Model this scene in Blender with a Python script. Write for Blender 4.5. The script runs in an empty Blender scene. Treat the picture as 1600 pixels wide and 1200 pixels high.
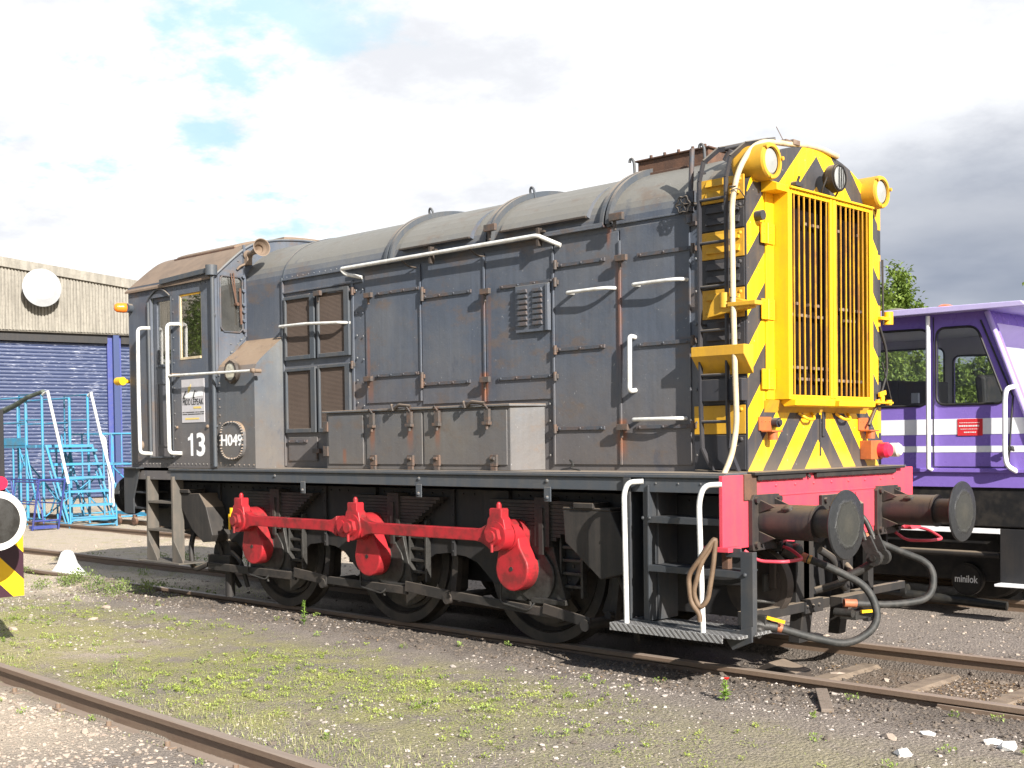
import bpy, bmesh, math, random
import numpy as np
from mathutils import Vector, Matrix
random.seed(7); rng=np.random.default_rng(7)
R=math.radians
sc=bpy.context.scene
COL=sc.collection
# ---------------------------------------------------------------- camera
CP=np.array([6.6503,-8.0656,1.6150]); YAW,PIT,ROL=0.7686,-0.0264,-0.0125
FPX=1930.82; SHY=0.0876
_f=np.array([-math.sin(YAW)*math.cos(PIT),math.cos(YAW)*math.cos(PIT),math.sin(PIT)])
_r0=np.array([math.cos(YAW),math.sin(YAW),0.]); _u0=np.cross(_r0,_f)
_r=_r0*math.cos(ROL)+_u0*math.sin(ROL); _u=-_r0*math.sin(ROL)+_u0*math.cos(ROL)
cd=bpy.data.cameras.new("camera"); cam=bpy.data.objects.new("camera",cd); COL.objects.link(cam)
cd.sensor_width=36; cd.lens=36*FPX/1600; cd.shift_y=SHY; cd.clip_start=0.1; cd.clip_end=3000
M=Matrix(((_r[0],_u[0],-_f[0],CP[0]),(_r[1],_u[1],-_f[1],CP[1]),(_r[2],_u[2],-_f[2],CP[2]),(0,0,0,1)))
cam.matrix_world=M; sc.camera=cam
def U(px,py,ax,val):
    """survey helper: where a sight line meets a known plane (x, y or z = val)"""
    d=_f+_r*(px-800)/FPX-_u*(py-600-SHY*1600)/FPX
    i='xyz'.index(ax); t=(val-CP[i])/d[i]; return CP+d*t
def D(px,py,dist):
    d=_f+_r*(px-800)/FPX-_u*(py-600-SHY*1600)/FPX
    return CP+d*dist
def S(px,py,y=-0.92):
    q=U(px,py,'y',y); return (q[0],q[2])
# ---------------------------------------------------------------- sun, sky, exposure
SUN_D=Vector((-3.0,1.0,-1.72)).normalized()
sd=bpy.data.lights.new("sun","SUN"); sd.energy=5.0; sd.angle=R(0.53); sd.color=(1,.955,.88)
so=bpy.data.objects.new("sun",sd); COL.objects.link(so); so.location=(20,-10,20)
so.rotation_euler=SUN_D.to_track_quat('-Z','Y').to_euler()
w=bpy.data.worlds.new("World"); sc.world=w; w.use_nodes=True
nt=w.node_tree; nt.nodes.clear(); N=nt.nodes; L=nt.links
def mk(tree,t,**kw):
    n=tree.nodes.new(t)
    for k,v in kw.items():
        if k.startswith('i_'): n.inputs[k[2:].replace('_',' ')].default_value=v
        else: setattr(n,k,v)
    return n
def mth(tree,op,a,b=None,c=None,clamp=False):
    n=tree.nodes.new('ShaderNodeMath'); n.operation=op; n.use_clamp=clamp
    for i,x in enumerate((a,b,c)):
        if x is None: continue
        if isinstance(x,(int,float)): n.inputs[i].default_value=x
        else: tree.links.new(x,n.inputs[i])
    return n.outputs[0]
def mixc(tree,fac,a,b,blend='MIX'):
    n=tree.nodes.new('ShaderNodeMix'); n.data_type='RGBA'; n.blend_type=blend
    for i,x in ((0,fac),(6,a),(7,b)):
        if isinstance(x,(int,float)): n.inputs[i].default_value=x
        elif isinstance(x,(tuple,list)): n.inputs[i].default_value=(*x[:3],1)
        else: tree.links.new(x,n.inputs[i])
    return n.outputs[2]
def sstep(tree,x,a,b):
    n=tree.nodes.new('ShaderNodeMapRange'); n.interpolation_type='SMOOTHSTEP'
    tree.links.new(x,n.inputs[0]); n.inputs[1].default_value=a; n.inputs[2].default_value=b
    return n.outputs[0]
def noise(tree,vec,scale,detail=4,rough=.55,lac=2.0,dist=0):
    n=tree.nodes.new('ShaderNodeTexNoise'); n.inputs['Scale'].default_value=scale; n.inputs['Detail'].default_value=detail
    n.inputs['Roughness'].default_value=rough; n.inputs['Distortion'].default_value=dist
    if vec is not None: tree.links.new(vec,n.inputs['Vector'])
    return n.outputs['Fac']
def mapping(tree,vec,sc_=(1,1,1),loc=(0,0,0),rot=(0,0,0)):
    n=tree.nodes.new('ShaderNodeMapping'); n.inputs['Scale'].default_value=sc_; n.inputs['Location'].default_value=loc; n.inputs['Rotation'].default_value=rot
    tree.links.new(vec,n.inputs['Vector']); return n.outputs[0]
sky=mk(nt,'ShaderNodeTexSky',sky_type='NISHITA',sun_disc=False)
sky.sun_elevation=math.asin(-SUN_D.z); sky.sun_rotation=math.atan2(-SUN_D.x,-SUN_D.y); sky.altitude=50; sky.air_density=1.0; sky.dust_density=1.2
tc=mk(nt,'ShaderNodeTexCoord'); gv=tc.outputs['Generated']
sep=mk(nt,'ShaderNodeSeparateXYZ'); L.new(gv,sep.inputs[0])
zc=mth(nt,'MAXIMUM',sep.outputs[2],0.0)
# flat cloud layer: project direction onto a plane, softened near the horizon
den=mth(nt,'ADD',zc,0.22)
cx=mth(nt,'DIVIDE',sep.outputs[0],den); cy=mth(nt,'DIVIDE',sep.outputs[1],den)
cmb=mk(nt,'ShaderNodeCombineXYZ'); L.new(cx,cmb.inputs[0]); L.new(cy,cmb.inputs[1])
n1=noise(nt,mapping(nt,cmb.outputs[0],(1,1,1),(3.3,1.7,0)),1.7,8,.62)
n2=noise(nt,mapping(nt,cmb.outputs[0],(1,1,1),(7.1,4.4,2)),1.1,6,.55)
n3=noise(nt,mapping(nt,gv,(1,1,3.0),(1.1,9.4,5)),3.2,5,.5)
n2b=noise(nt,mapping(nt,cmb.outputs[0],(1,1,1),(2.1,5.4,3)),2.3,8,.62)
# side-to-side position along the photographed half of the sky (world compass direction)
dotr=mk(nt,'ShaderNodeVectorMath',operation='DOT_PRODUCT'); L.new(gv,dotr.inputs[0]); dotr.inputs[1].default_value=(.719,.695,0)
dotf=mk(nt,'ShaderNodeVectorMath',operation='DOT_PRODUCT'); L.new(gv,dotf.inputs[0]); dotf.inputs[1].default_value=(-.695,.719,0)
side=dotr.outputs['Value']; fwd=dotf.outputs['Value']
# dark cloud bank: to the right, below ~20 degrees
bank=mth(nt,'MULTIPLY',sstep(nt,mth(nt,'ADD',side,mth(nt,'MULTIPLY',mth(nt,'SUBTRACT',n2,.5),.28)),.06,.38),
     mth(nt,'SUBTRACT',1.0,sstep(nt,mth(nt,'ADD',zc,mth(nt,'MULTIPLY',mth(nt,'SUBTRACT',n3,.5),.12)),.10,.31)))
cl_w=mixc(nt,sstep(nt,n2b,.42,.66),(.97,.98,1.0),(.70,.715,.755))
# thin bright line through the bank
zz=mth(nt,'ADD',zc,mth(nt,'MULTIPLY',mth(nt,'SUBTRACT',n3,.5),.06))
lit=mth(nt,'SUBTRACT',1.0,sstep(nt,mth(nt,'ABSOLUTE',mth(nt,'SUBTRACT',zz,.155)),.0,.035))
bk=mixc(nt,mth(nt,'MULTIPLY',lit,.55),mixc(nt,sstep(nt,n3,.35,.65),(.185,.225,.31),(.30,.335,.41)),(.46,.48,.53))
cl=mixc(nt,mth(nt,'MULTIPLY',bank,1.0,clamp=True),cl_w,bk)
# blue holes, mainly upper left
hole=mth(nt,'MULTIPLY',sstep(nt,n1,.54,.63),sstep(nt,mth(nt,'MULTIPLY',side,-1.0),-.05,.2))
behind=mth(nt,'SUBTRACT',1.0,sstep(nt,fwd,-.1,.45))
hole=mth(nt,'MAXIMUM',hole,mth(nt,'MULTIPLY',behind,sstep(nt,n1,.40,.52)))
skyc=mixc(nt,1.0,sky.outputs[0],(1.15,1.15,1.15),'MULTIPLY')
bg1=mk(nt,'ShaderNodeBackground'); L.new(skyc,bg1.inputs[0]); bg1.inputs[1].default_value=.07
blue=mk(nt,'ShaderNodeBackground'); blue.inputs[0].default_value=(.30,.51,.62,1); blue.inputs[1].default_value=.72
add=mk(nt,'ShaderNodeMixShader'); add.inputs[0].default_value=.0; L.new(bg1.outputs[0],add.inputs[1]); L.new(blue.outputs[0],add.inputs[2])
L.new(mth(nt,'SUBTRACT',1.0,behind),add.inputs[0])
bg2=mk(nt,'ShaderNodeBackground'); L.new(cl,bg2.inputs[0])
cs=mth(nt,'SUBTRACT',.54,mth(nt,'MULTIPLY',behind,.42)); L.new(cs,bg2.inputs[1])
mx=mk(nt,'ShaderNodeMixShader'); L.new(mth(nt,'MULTIPLY',hole,mth(nt,'SUBTRACT',1.0,mth(nt,'MULTIPLY',sstep(nt,fwd,0,.5),.25))),mx.inputs[0]); L.new(bg2.outputs[0],mx.inputs[1]); L.new(add.outputs[0],mx.inputs[2])
wo=mk(nt,'ShaderNodeOutputWorld'); L.new(mx.outputs[0],wo.inputs[0])
sc.view_settings.view_transform='Standard'; sc.view_settings.look='None'; sc.view_settings.gamma=1
sc.view_settings.use_curve_mapping=False; sc.view_settings.exposure=1.22
sc.cycles.max_bounces=6; sc.cycles.transparent_max_bounces=12; sc.cycles.use_denoising=True
# ---------------------------------------------------------------- mesh helper
class MB:
    def __init__(s): s.v=[]; s.f=[]; s.sm=[]
    def add(s,vs,fs,sm=False):
        o=len(s.v); s.v+= [tuple(map(float,p)) for p in vs]
        for f in fs: s.f.append([i+o for i in f]); s.sm.append(sm)
        return s
    def box(s,a,b,M=None):
        x0,x1=sorted((a[0],b[0]));y0,y1=sorted((a[1],b[1]));z0,z1=sorted((a[2],b[2]))
        vs=[(x,y,z) for x in(x0,x1) for y in(y0,y1) for z in(z0,z1)]
        if M is not None: vs=[tuple(M@Vector(p)) for p in vs]
        return s.add(vs,[(0,1,3,2),(4,6,7,5),(0,4,5,1),(2,3,7,6),(0,2,6,4),(1,5,7,3)])
    def bar(s,p0,p1,w,h,up=(0,0,1)):
        p0=Vector(p0);p1=Vector(p1);d=(p1-p0);l=d.length
        if l<1e-6: return s
        d/=l; up=Vector(up)
        if abs(d.dot(up))>.99: up=Vector((0,1,0))
        a=d.cross(up).normalized(); b=a.cross(d).normalized()
        vs=[]
        for q in (p0,p1):
            for i,j in ((-1,-1),(1,-1),(1,1),(-1,1)): vs.append(q+a*(i*w/2)+b*(j*h/2))
        return s.add(vs,[(0,1,2,3),(7,6,5,4),(0,4,5,1),(1,5,6,2),(2,6,7,3),(3,7,4,0)])
    def prism(s,poly,ax,a,b):
        n=len(poly)
        def P(u,v,t): return {'x':(t,u,v),'y':(u,t,v),'z':(u,v,t)}[ax]
        vs=[P(u,v,a) for u,v in poly]+[P(u,v,b) for u,v in poly]
        s.add(vs,[list(range(n)),list(range(2*n-1,n-1,-1))])
        o=len(s.v)-2*n
        for i in range(n):
            j=(i+1)%n; s.f.append([o+i,o+j,o+n+j,o+n+i]); s.sm.append(False)
        return s
    def lathe(s,prof,org,d,n=24,cap=True):
        d=Vector(d).normalized(); a=d.orthogonal().normalized(); b=d.cross(a); org=Vector(org)
        # split rings so hard corners stay hard
        for k in range(len(prof)-1):
            (r0,h0),(r1,h1)=prof[k],prof[k+1]
            vs=[];fs=[]
            for i in range(n):
                t=2*math.pi*i/n; e=a*math.cos(t)+b*math.sin(t)
                vs+= [org+d*h0+e*max(r0,1e-4),org+d*h1+e*max(r1,1e-4)]
            for i in range(n):
                j=(i+1)%n; fs.append((2*i,2*j,2*j+1,2*i+1))
            s.add(vs,fs,True)
        return s
    def cyl(s,p0,p1,r,n=16,r1=None,cap=True):
        p0=Vector(p0);p1=Vector(p1);d=p1-p0; l=d.length
        if r1 is None: r1=r
        pr=[(r,0),(r1,l)]
        if cap: pr=[(0,0),(r,0),(r1,l),(0,l)]
        return s.lathe(pr,p0,d,n)
    def dome(s,c,d,r,h=None,n=8,m=3):
        h=h or r
        return s.lathe([(r*math.cos(math.pi/2*i/m),h*math.sin(math.pi/2*i/m)) for i in range(m+1)],c,d,n)
    def ball(s,c,r,n=14):
        m=n//2
        return s.lathe([(r*math.sin(math.pi*i/m),-r*math.cos(math.pi*i/m)) for i in range(m+1)],c,(0,0,1),n)
    def tube(s,pts,r,n=8,fil=0,cap=True,seg=5):
        pts=[Vector(p) for p in pts]
        if fil:
            q=[pts[0]]
            for i in range(1,len(pts)-1):
                a,b,c=pts[i-1],pts[i],pts[i+1]
                f=min(fil,(a-b).length*.48,(c-b).length*.48)
                p=b+(a-b).normalized()*f; t=b+(c-b).normalized()*f
                for k in range(seg+1):
                    u=k/seg; q.append(p*(1-u)**2+b*2*u*(1-u)+t*u*u)
            q.append(pts[-1]); pts=q
        vs=[];fs=[]; N_=len(pts); prev=None
        for i,p in enumerate(pts):
            t=(pts[min(i+1,N_-1)]-pts[max(i-1,0)]).normalized()
            if prev is None: a=t.orthogonal().normalized()
            else:
                a=prev-t*prev.dot(t)
                a=a.normalized() if a.length>1e-5 else t.orthogonal().normalized()
            prev=a; b=t.cross(a)
            rr=r[i] if isinstance(r,(list,tuple)) else r
            for k in range(n):
                an=2*math.pi*k/n; vs.append(p+a*(rr*math.cos(an))+b*(rr*math.sin(an)))
        for i in range(N_-1):
            for k in range(n):
                j=(k+1)%n; fs.append((i*n+k,i*n+j,(i+1)*n+j,(i+1)*n+k))
        s.add(vs,fs,True)
        if cap: s.add(vs[:n],[list(range(n))]); s.add(vs[-n:],[list(range(n-1,-1,-1))])
        return s
    def rivets(s,p0,p1,n,r=.009,d=(0,-1,0)):
        p0=Vector(p0);p1=Vector(p1)
        for i in range(n): s.dome(p0.lerp(p1,i/max(n-1,1)),d,r,r*.7,6,2)
        return s
    def gridwall(s,ax,t0,t1,ur,vr,holes):
        """flat wall with rectangular openings; ax = thin axis"""
        us=sorted({*ur,*[h[0] for h in holes],*[h[1] for h in holes]}); vs_=sorted({*vr,*[h[2] for h in holes],*[h[3] for h in holes]})
        us=[u for u in us if ur[0]<=u<=ur[1]]; vs_=[v for v in vs_ if vr[0]<=v<=vr[1]]
        def solid(i,j):
            if i<0 or j<0 or i>=len(us)-1 or j>=len(vs_)-1: return False
            u=(us[i]+us[i+1])/2; v=(vs_[j]+vs_[j+1])/2
            return not any(h[0]<u<h[1] and h[2]<v<h[3] for h in holes)
        def P(u,v,t): return {'x':(t,u,v),'y':(u,t,v),'z':(u,v,t)}[ax]
        for i in range(len(us)-1):
            for j in range(len(vs_)-1):
                if not solid(i,j): continue
                a,b,c,d=us[i],us[i+1],vs_[j],vs_[j+1]
                for t in (t0,t1): s.add([P(a,c,t),P(b,c,t),P(b,d,t),P(a,d,t)],[(0,1,2,3)])
                if not solid(i-1,j): s.add([P(a,c,t0),P(a,d,t0),P(a,d,t1),P(a,c,t1)],[(0,1,2,3)])
                if not solid(i+1,j): s.add([P(b,c,t0),P(b,d,t0),P(b,d,t1),P(b,c,t1)],[(0,1,2,3)])
                if not solid(i,j-1): s.add([P(a,c,t0),P(b,c,t0),P(b,c,t1),P(a,c,t1)],[(0,1,2,3)])
                if not solid(i,j+1): s.add([P(a,d,t0),P(b,d,t0),P(b,d,t1),P(a,d,t1)],[(0,1,2,3)])
        return s
    def build(s,name,mat,parent=None,bev=0,weld=False,label=None):
        me=bpy.data.meshes.new(name); me.from_pydata(s.v,[],s.f)
        me.polygons.foreach_set('use_smooth',s.sm); me.materials.append(mat)
        if weld:
            bm=bmesh.new(); bm.from_mesh(me); bmesh.ops.remove_doubles(bm,verts=bm.verts,dist=1e-5)
            bmesh.ops.recalc_face_normals(bm,faces=bm.faces); bm.to_mesh(me); bm.free()
        else:
            bm=bmesh.new(); bm.from_mesh(me); bmesh.ops.recalc_face_normals(bm,faces=bm.faces); bm.to_mesh(me); bm.free()
        o=bpy.data.objects.new(name,me); COL.objects.link(o)
        if parent is not None: o.parent=parent; o.matrix_parent_inverse=WM(parent).inverted()
        if bev:
            m=o.modifiers.new('bevel','BEVEL'); m.width=bev; m.segments=2; m.limit_method='ANGLE'; m.angle_limit=R(50)
        if label: o['label']=label
        return o
def WM(o):
    m=Matrix.LocRotScale(o.location,o.rotation_euler,o.scale)
    return (WM(o.parent)@o.matrix_parent_inverse@m) if o.parent else m
def empty(name,loc,label=None,cat=None,group=None,kind=None):
    o=bpy.data.objects.new(name,None); COL.objects.link(o); o.location=loc; o.empty_display_size=.2
    tag(o,label,cat,group,kind); return o
def tag(o,label=None,cat=None,group=None,kind=None):
    if label: o['label']=label
    if cat: o['category']=cat
    if group: o['group']=group
    if kind: o['kind']=kind
    return o
def mesh_np(name,verts,faces,mat,smooth=False):
    """fast mesh from numpy arrays (faces all same size)"""
    me=bpy.data.meshes.new(name); k=faces.shape[1]
    me.vertices.add(len(verts)); me.vertices.foreach_set('co',verts.astype(np.float32).ravel())
    me.loops.add(faces.size); me.loops.foreach_set('vertex_index',faces.astype(np.int32).ravel())
    me.polygons.add(len(faces)); me.polygons.foreach_set('loop_start',np.arange(0,faces.size,k,dtype=np.int32))
    me.polygons.foreach_set('loop_total',np.full(len(faces),k,dtype=np.int32))
    me.polygons.foreach_set('use_smooth',np.full(len(faces),smooth))
    me.materials.append(mat); me.update(calc_edges=True); me.validate()
    o=bpy.data.objects.new(name,me); COL.objects.link(o); return o
def text(s_,x0,x1,z0,z1,y,mat,name,parent,bold=0.0,depth=.002):
    c=bpy.data.curves.new('txt','FONT'); c.body=s_; c.extrude=depth/2; c.offset=bold; c.size=1; c.resolution_u=4
    t=bpy.data.objects.new('txt',c); COL.objects.link(t)
    dg=bpy.context.evaluated_depsgraph_get(); me=bpy.data.meshes.new_from_object(t.evaluated_get(dg))
    bpy.data.objects.remove(t); bpy.data.curves.remove(c)
    n=len(me.vertices); a=np.empty(n*3); me.vertices.foreach_get('co',a); a=a.reshape(-1,3)
    mn=a.min(0); mxx=a.max(0)
    out=np.empty_like(a); out[:,0]=x0+(a[:,0]-mn[0])/(mxx[0]-mn[0])*(x1-x0); out[:,2]=z0+(a[:,1]-mn[1])/(mxx[1]-mn[1])*(z1-z0)
    out[:,1]=y-(a[:,2]-mn[2])
    me.vertices.foreach_set('co',out.ravel()); me.update(); me.materials.clear(); me.materials.append(mat); me.name=name
    o=bpy.data.objects.new(name,me); COL.objects.link(o)
    if parent is not None: o.parent=parent; o.matrix_parent_inverse=WM(parent).inverted()
    return o
# ---------------------------------------------------------------- materials
def newmat(name):
    m=bpy.data.materials.new(name); m.use_nodes=True; t=m.node_tree; t.nodes.clear()
    b=t.nodes.new('ShaderNodeBsdfPrincipled'); o=t.nodes.new('ShaderNodeOutputMaterial'); t.links.new(b.outputs[0],o.inputs[0])
    c=t.nodes.new('ShaderNodeTexCoord'); return m,t,b,c.outputs['Object']
def bump(t,b,h,strength=.3,dist=.01):
    n=t.nodes.new('ShaderNodeBump'); n.inputs['Strength'].default_value=strength; n.inputs['Distance'].default_value=dist
    t.links.new(h,n.inputs['Height']); t.links.new(n.outputs[0],b.inputs['Normal'])
def worn(name,col,dirt,amt=.45,rough=.55,metal=0,scale=5,streak=True,bmp=.12,top_dust=None,spec=.4):
    """painted or bare surface with grime patches, run-down streaks and dust lying on upward faces"""
    m,t,b,oc=newmat(name)
    a=noise(t,mapping(t,oc,(9,9,.7) if streak else (1,1,1)),scale*.35 if streak else scale,5,.6)
    a2=noise(t,oc,scale,6,.65); a3=noise(t,oc,scale*9,3,.6)
    k=mth(t,'ADD',mth(t,'MULTIPLY',a,.5),mth(t,'MULTIPLY',a2,.5))
    mask=mth(t,'MULTIPLY',sstep(t,k,.40,.66),amt)
    c=mixc(t,mask,col,dirt)
    c=mixc(t,mth(t,'MULTIPLY',a3,.35),c,tuple(x*.6 for x in col))
    if top_dust:
        g=t.nodes.new('ShaderNodeNewGeometry'); sp=t.nodes.new('ShaderNodeSeparateXYZ'); t.links.new(g.outputs['Normal'],sp.inputs[0])
        up=sstep(t,sp.outputs[2],.35,.95); up=mth(t,'MULTIPLY',up,mth(t,'ADD',.55,mth(t,'MULTIPLY',a2,.6)),clamp=True)
        c=mixc(t,up,c,top_dust)
    t.links.new(c,b.inputs['Base Color']); b.inputs['Metallic'].default_value=metal
    rr=mth(t,'ADD',rough-.08,mth(t,'MULTIPLY',a2,.22)); t.links.new(rr,b.inputs['Roughness']); b.inputs['Specular IOR Level'].default_value=spec
    bump(t,b,a3,bmp,.004)
    return m
MT={}
DUST=(.24,.19,.14)
MT['black']=worn('sooty_black',(.018,.017,.017),(.042,.034,.028),.7,.62,0,4,True,.25,DUST)
MT['frame']=worn('frame_black',(.016,.016,.018),(.034,.029,.026),.7,.62,0,4,True,.25)
MT['grey']=worn('weathered_grey_paint',(.060,.070,.084),(.12,.105,.088),.5,.5,0,4,True,.1,(.27,.22,.17))
MT['yellow']=worn('yellow_paint',(.80,.45,.008),(.52,.26,.03),.40,.45,0,5,True,.08)
MT['yellow2']=worn('faded_yellow_paint',(.60,.33,.022),(.36,.20,.045),.55,.5,0,5,True,.08)
MT['dark']=worn('nose_black_paint',(.030,.031,.038),(.07,.062,.058),.5,.45,0,5,True,.08,(.2,.17,.13))
MT['red']=worn('rod_red_paint',(.38,.018,.026),(.095,.02,.018),.85,.45,0,6,False,.08)
MT['pink']=worn('faded_red_paint',(.60,.055,.09),(.42,.08,.08),.6,.5,0,5,True,.08)
MT['white']=worn('white_rail_paint',(.66,.66,.64),(.34,.30,.26),.45,.42,0,14,False,.08)
MT['rust']=worn('rusty_steel',(.085,.048,.034),(.15,.075,.045),.7,.75,0,12,False,.4,(.24,.17,.12))
MT['railside']=worn('rail_steel',(.15,.10,.075),(.25,.19,.14),.6,.65,0,8,False,.3)
MT['steel']=worn('greasy_steel',(.055,.053,.05),(.025,.022,.019),.8,.5,.4,14,False,.4)
MT['brown']=worn('grimy_brown',(.058,.045,.037),(.028,.024,.022),.75,.55,.0,8,True,.25,(.22,.17,.13))
MT['mesh']=None
MT['orange']=worn('orange_paint',(.46,.12,.035),(.24,.08,.035),.6,.55,0,8,False,.1)
MT['hose']=worn('hose_rubber',(.024,.025,.024),(.065,.06,.055),.7,.6,0,20,False,.2)
MT['cream']=worn('cream_pipe',(.56,.46,.30),(.30,.22,.14),.5,.5,0,10,False,.1)
MT['brass']=worn('brass',(.45,.30,.10),(.2,.12,.06),.5,.45,.8,10,False,.1)
MT['cabin']=worn('cab_interior',(.05,.048,.042),(.04,.036,.03),.5,.7,0,4,False,.1)
MT['cyan']=worn('light_blue_paint',(.045,.25,.42),(.13,.16,.17),.55,.5,0,5,False,.1)
MT['navy']=worn('dark_blue_paint',(.035,.05,.22),(.10,.10,.16),.35,.5,0,5,False,.1)
MT['purple']=worn('purple_paint',(.25,.165,.55),(.19,.13,.43),.3,.25,0,3,False,.02)
MT['pwhite']=worn('gloss_white_paint',(.90,.90,.92),(.74,.74,.76),.2,.35,0,3,False,.02)
MT['letter']=worn('letter_white',(.82,.82,.82),(.6,.6,.58),.2,.5,0,10,False,.02)
def glass(name,tint=(.75,.82,.8),transp=.75,rough=.02,add=.06):
    m,t,b,oc=newmat(name); out=[n for n in t.nodes if n.type=='OUTPUT_MATERIAL'][0]; t.nodes.remove(b)
    tr=mk(t,'ShaderNodeBsdfTransparent'); tr.inputs[0].default_value=(*tint,1)
    gl=mk(t,'ShaderNodeBsdfGlossy'); gl.inputs[0].default_value=(1,1,1,1); gl.inputs['Roughness'].default_value=rough
    df=mk(t,'ShaderNodeBsdfDiffuse'); df.inputs[0].default_value=(.35,.33,.3,1)
    fr=mk(t,'ShaderNodeFresnel'); fr.inputs[0].default_value=1.5
    fac=mth(t,'ADD',fr.outputs[0],add,clamp=True)
    m1=mk(t,'ShaderNodeMixShader'); t.links.new(mth(t,'MULTIPLY',noise(t,oc,3,5),(1-transp)*.3),m1.inputs[0]); t.links.new(tr.outputs[0],m1.inputs[1]); t.links.new(df.outputs[0],m1.inputs[2])
    m2=mk(t,'ShaderNodeMixShader'); t.links.new(fac,m2.inputs[0]); t.links.new(m1.outputs[0],m2.inputs[1]); t.links.new(gl.outputs[0],m2.inputs[2])
    t.links.new(m2.outputs[0],out.inputs[0]); return m
MT['glass']=glass('window_glass',add=.30); MT['dglass']=glass('dirty_glass',(.45,.5,.5),.3)
def lens(name,col,rough=.15):
    m,t,b,oc=newmat(name); b.inputs['Base Color'].default_value=(*col,1); b.inputs['Roughness'].default_value=rough
    b.inputs['Coat Weight'].default_value=.15; w_=noise(t,oc,60,2); bump(t,b,w_,.3,.003); return m
MT['lens']=lens('lamp_lens',(.27,.275,.265),.35); MT['redlens']=lens('red_lens',(.55,.02,.06)); MT['amber']=lens('amber_lens',(.85,.20,.02)); MT['clear']=lens('clear_lens',(.55,.52,.45))
# hull paint with vertical runs, ingrained dust near the deck, rust runs below the catches
RUST=[]   # (x, z_top, length, width, strength)
for px,py,ln,wd,stg in [(757,462,.25,.05,.5),(759,590,.30,.07,1.0),(968,408,.95,.045,.75),(974,664,.30,.075,1.0),(577,520,.62,.035,.5),(766,470,.9,.03,.3),(952,350,.22,.03,.7),(581,595,.25,.05,.6)]:
    x,z=S(px,py); RUST.append((x,z,ln,wd,stg))
BOXR=[]
for px,ln,wd,stg in [(582,.38,.045,.9),(641,.38,.05,.8),(684,.36,.05,.7),(762,.16,.03,.4),(538,.12,.04,.8)]:
    BOXR.append((U(px,680,'y',-1.212)[0],1.86 if px!=538 else 1.52,ln,wd,stg))
def hull(name,col,col2,dust,boxy=False):
    m,t,b,oc=newmat(name)
    sp=t.nodes.new('ShaderNodeSeparateXYZ'); t.links.new(oc,sp.inputs[0]); X,Y,Z=sp.outputs
    st=noise(t,mapping(t,oc,(14,14,.5)),1.0,6,.65); st2=noise(t,mapping(t,oc,(40,40,1.2)),1.0,4,.6)
    pa=noise(t,oc,1.6,6,.6); pb=noise(t,oc,6,6,.65); fi=noise(t,oc,60,3,.6)
    c=mixc(t,sstep(t,pa,.35,.68),col,col2)
    c=mixc(t,mth(t,'MULTIPLY',sstep(t,st,.45,.75),.22),c,tuple(x*1.9 for x in col))
    c=mixc(t,mth(t,'MULTIPLY',sstep(t,st2,.50,.8),.25),c,(.035,.038,.045))
    # splashed grime rising from the running plate
    low=mth(t,'SUBTRACT',1.0,sstep(t,mth(t,'ADD',Z,mth(t,'MULTIPLY',mth(t,'SUBTRACT',pb,.5),.9)),1.45,2.45))
    c=mixc(t,mth(t,'MULTIPLY',low,.55),c,(.125,.10,.080))
    # dust lying on the shoulders
    g=t.nodes.new('ShaderNodeNewGeometry'); sn=t.nodes.new('ShaderNodeSeparateXYZ'); t.links.new(g.outputs['Normal'],sn.inputs[0])
    up=mth(t,'MULTIPLY',sstep(t,mth(t,'ADD',sn.outputs[2],mth(t,'MULTIPLY',mth(t,'SUBTRACT',pb,.5),.35)),.06,.62),.85)
    c=mixc(t,up,c,dust)
    if True:
        acc=None
        for (x,z,ln,wd,sg) in (BOXR if boxy else RUST):
            fx=mth(t,'SUBTRACT',1.0,sstep(t,mth(t,'ADD',mth(t,'ABSOLUTE',mth(t,'SUBTRACT',X,x)),mth(t,'MULTIPLY',mth(t,'SUBTRACT',pb,.5),wd)),wd*.25,wd))
            fz=mth(t,'MULTIPLY',sstep(t,Z,z-ln,z-ln*.4),mth(t,'SUBTRACT',1.0,sstep(t,Z,z+.02,z+.06)))
            k=mth(t,'MULTIPLY',mth(t,'MULTIPLY',fx,fz),sg)
            acc=k if acc is None else mth(t,'MAXIMUM',acc,k)
        c=mixc(t,mth(t,'MULTIPLY',acc,mth(t,'ADD',.35,mth(t,'MULTIPLY',st2,1.1)),clamp=True),c,(.20,.082,.045))
    # pin-head chips
    ch=sstep(t,noise(t,oc,38,2,.5),.735,.76); c=mixc(t,mth(t,'MULTIPLY',ch,.5),c,(.30,.30,.30))
    cr=noise(t,mapping(t,oc,(1.2,1.2,2.2)),2.2,7,.7); c=mixc(t,mth(t,'MULTIPLY',sstep(t,cr,.52,.68),.6),c,(.125,.088,.064)); c=mixc(t,mth(t,'MULTIPLY',sstep(t,noise(t,mapping(t,oc,(2,2,1)),3.1,6,.7),.58,.70),.45),c,(.045,.055,.08))
    t.links.new(c,b.inputs['Base Color']); t.links.new(mth(t,'ADD',.36,mth(t,'MULTIPLY',pb,.3)),b.inputs['Roughness']); b.inputs['Specular IOR Level'].default_value=.45
    h=mth(t,'ADD',mth(t,'MULTIPLY',pa,.9),mth(t,'MULTIPLY',fi,.05)); bump(t,b,h,.5,.03)
    return m
MT['hull']=hull('weathered_blue_grey_paint',(.066,.079,.105),(.098,.104,.118),(.165,.155,.132))
MT['hull2']=hull('blue_grey_box_paint',(.082,.096,.116),(.125,.127,.126),(.26,.18,.115),True)
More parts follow.
